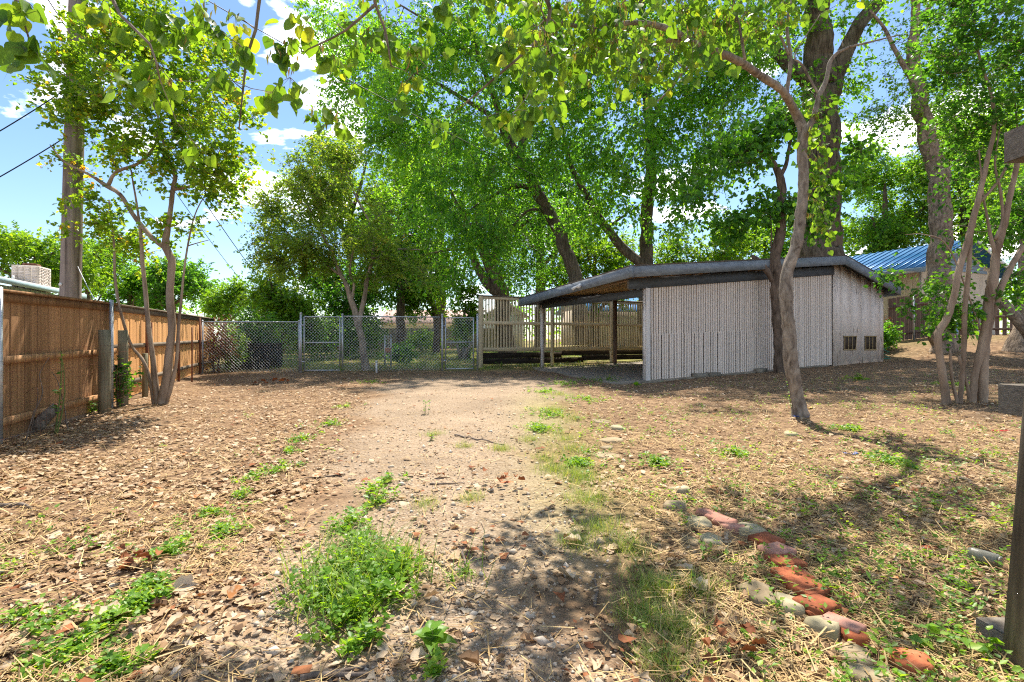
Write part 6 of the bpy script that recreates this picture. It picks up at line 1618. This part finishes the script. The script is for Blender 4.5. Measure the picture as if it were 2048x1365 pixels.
# fallen twigs
def gtwig(pts, r, label, group='fallen twigs on the ground'):
    W = [gp(*p) + Vector((0, 0, r * .9)) for p in pts]
    return twig('fallen_twig', label, W, r, 'twig', M_TWIG, group)
gtwig([(910, 872), (950, 880), (1010, 892)], .012, 'long dark twig on the pale gravel in the middle distance')
gtwig([(640, 1362), (690, 1345), (740, 1335)], .012, 'grey twig at the bottom edge below the large weed clump')
gtwig([(600, 1362), (660, 1356), (745, 1352)], .014, 'thick brown twig at the very bottom edge under the grey one')
gtwig([(500, 1200), (540, 1185), (570, 1165), (580, 1150)], .008, 'forked dark twig left of the large weed clump')
gtwig([(0, 1015), (40, 1016), (60, 1020)], .018, 'stout broken twig at the left picture edge')
gtwig([(1360, 1362), (1405, 1325), (1460, 1310)], .010, 'dark grey twig near the bottom below the rust bark pieces')
gtwig([(1780, 1162), (1782, 1185), (1778, 1205)], .012, 'short pale upright-lying twig right of the red bricks')
gtwig([(1710, 1152), (1740, 1152), (1770, 1158)], .009, 'flat grey twig above the short pale one')
gtwig([(1010, 1120), (1030, 1090)], .008, 'thin twig on the drive right of the dark grass tuft')
gtwig([(925, 1105), (930, 1130), (938, 1140)], .010, 'curved dark twig beside the pebbles right of the weed clump')
gtwig([(1190, 1215), (1193, 1180), (1190, 1150)], .009, 'thin twig pointing uphill in the shade beside the drive')
gtwig([(690, 950), (650, 955), (600, 960)], .007, 'thin twig across the drive left of the weed strip')
gtwig([(860, 970), (930, 968)], .008, 'straight thin twig in the middle of the drive')
# a few big single leaves
def big_leaf(px, py, size, label, mat, seed, rz):
    g_ = gp(px, py); rg = np.random.default_rng(seed)
    V, Fc = leaf_arrays(np.array([(0, 0, .018)]), np.array([(math.cos(rz), math.sin(rz), .05)]), np.array([(rg.normal() * .25, rg.normal() * .25, 1)]), np.array([size]), np.array([1.1]), T_DRY_NEAR, np.array([1.3]), .03)
    o = link('fallen_leaf', raw_mesh('fallen_leaf', V, Fc, None, mat, False, np.full(len(V), rg.uniform(.75, .92))), None, g_)
    return tag(o, label, 'leaf', 'large single fallen leaves')
big_leaf(785, 1200, .13, 'large pinkish dry leaf on the right flank of the big weed clump', L_DRY, 1, 1.2)
big_leaf(180, 1262, .16, 'largest cream dry leaf at the lower left', L_DRY, 2, .9)
big_leaf(345, 1185, .12, 'cream dry leaf on the gravel edge at lower left', L_DRY, 3, .3)
big_leaf(548, 1070, .10, 'pale grey leaf on the shaded drive', L_DRY, 4, 2.8)
big_leaf(1412, 1190, .11, 'grey-brown dry leaf left of the largest square flagstone', L_DRY, 5, 1.9)
big_leaf(1145, 1165, .11, 'pale dry leaf on the shaded right edge of the drive', L_DRY, 6, 2.2)
big_leaf(1165, 1090, .12, 'pale dry leaf in the grass right of the drive', L_DRY, 7, 2.9)
big_leaf(820, 1330, .08, 'small dry leaf beside the broadleaf weed', L_DRY, 8, .4)
for k, (px, py, n_) in enumerate(((285, 1140, 9), (1475, 1312, 9), (1000, 970, 8), (545, 768, 9))):
    lab = ['rust-red bark pieces piled at the lower left of the drive', 'rust-red bark pieces near the bottom centre right', 'rust-red leaf pile on the drive near the grass', 'orange leaf pile before the chain link'][k]
    rg = np.random.default_rng(300 + k); g_ = gp(px, py); sc = max(1, g_.y / 3.2)
    pile = empty('bark_pile', g_, lab, 'bark')
    for j in range(n_):
        a = rg.uniform(0, 6.28)
        V, Fc = leaf_arrays(np.array([(rg.normal(0, .07) * sc, rg.normal(0, .045) * sc, .02 + .012 * j)]), np.array([(math.cos(a), math.sin(a), .1)]), np.array([(rg.normal() * .6, rg.normal() * .6, 1)]), np.array([.065 * sc ** .5]), np.array([.9]), T_DRY_NEAR, np.array([1.6]), .05)
        link('piece', raw_mesh('piece', V, Fc, None, L_RUSTLEAF, False, np.full(len(V), rg.uniform(.1, 1))), pile)
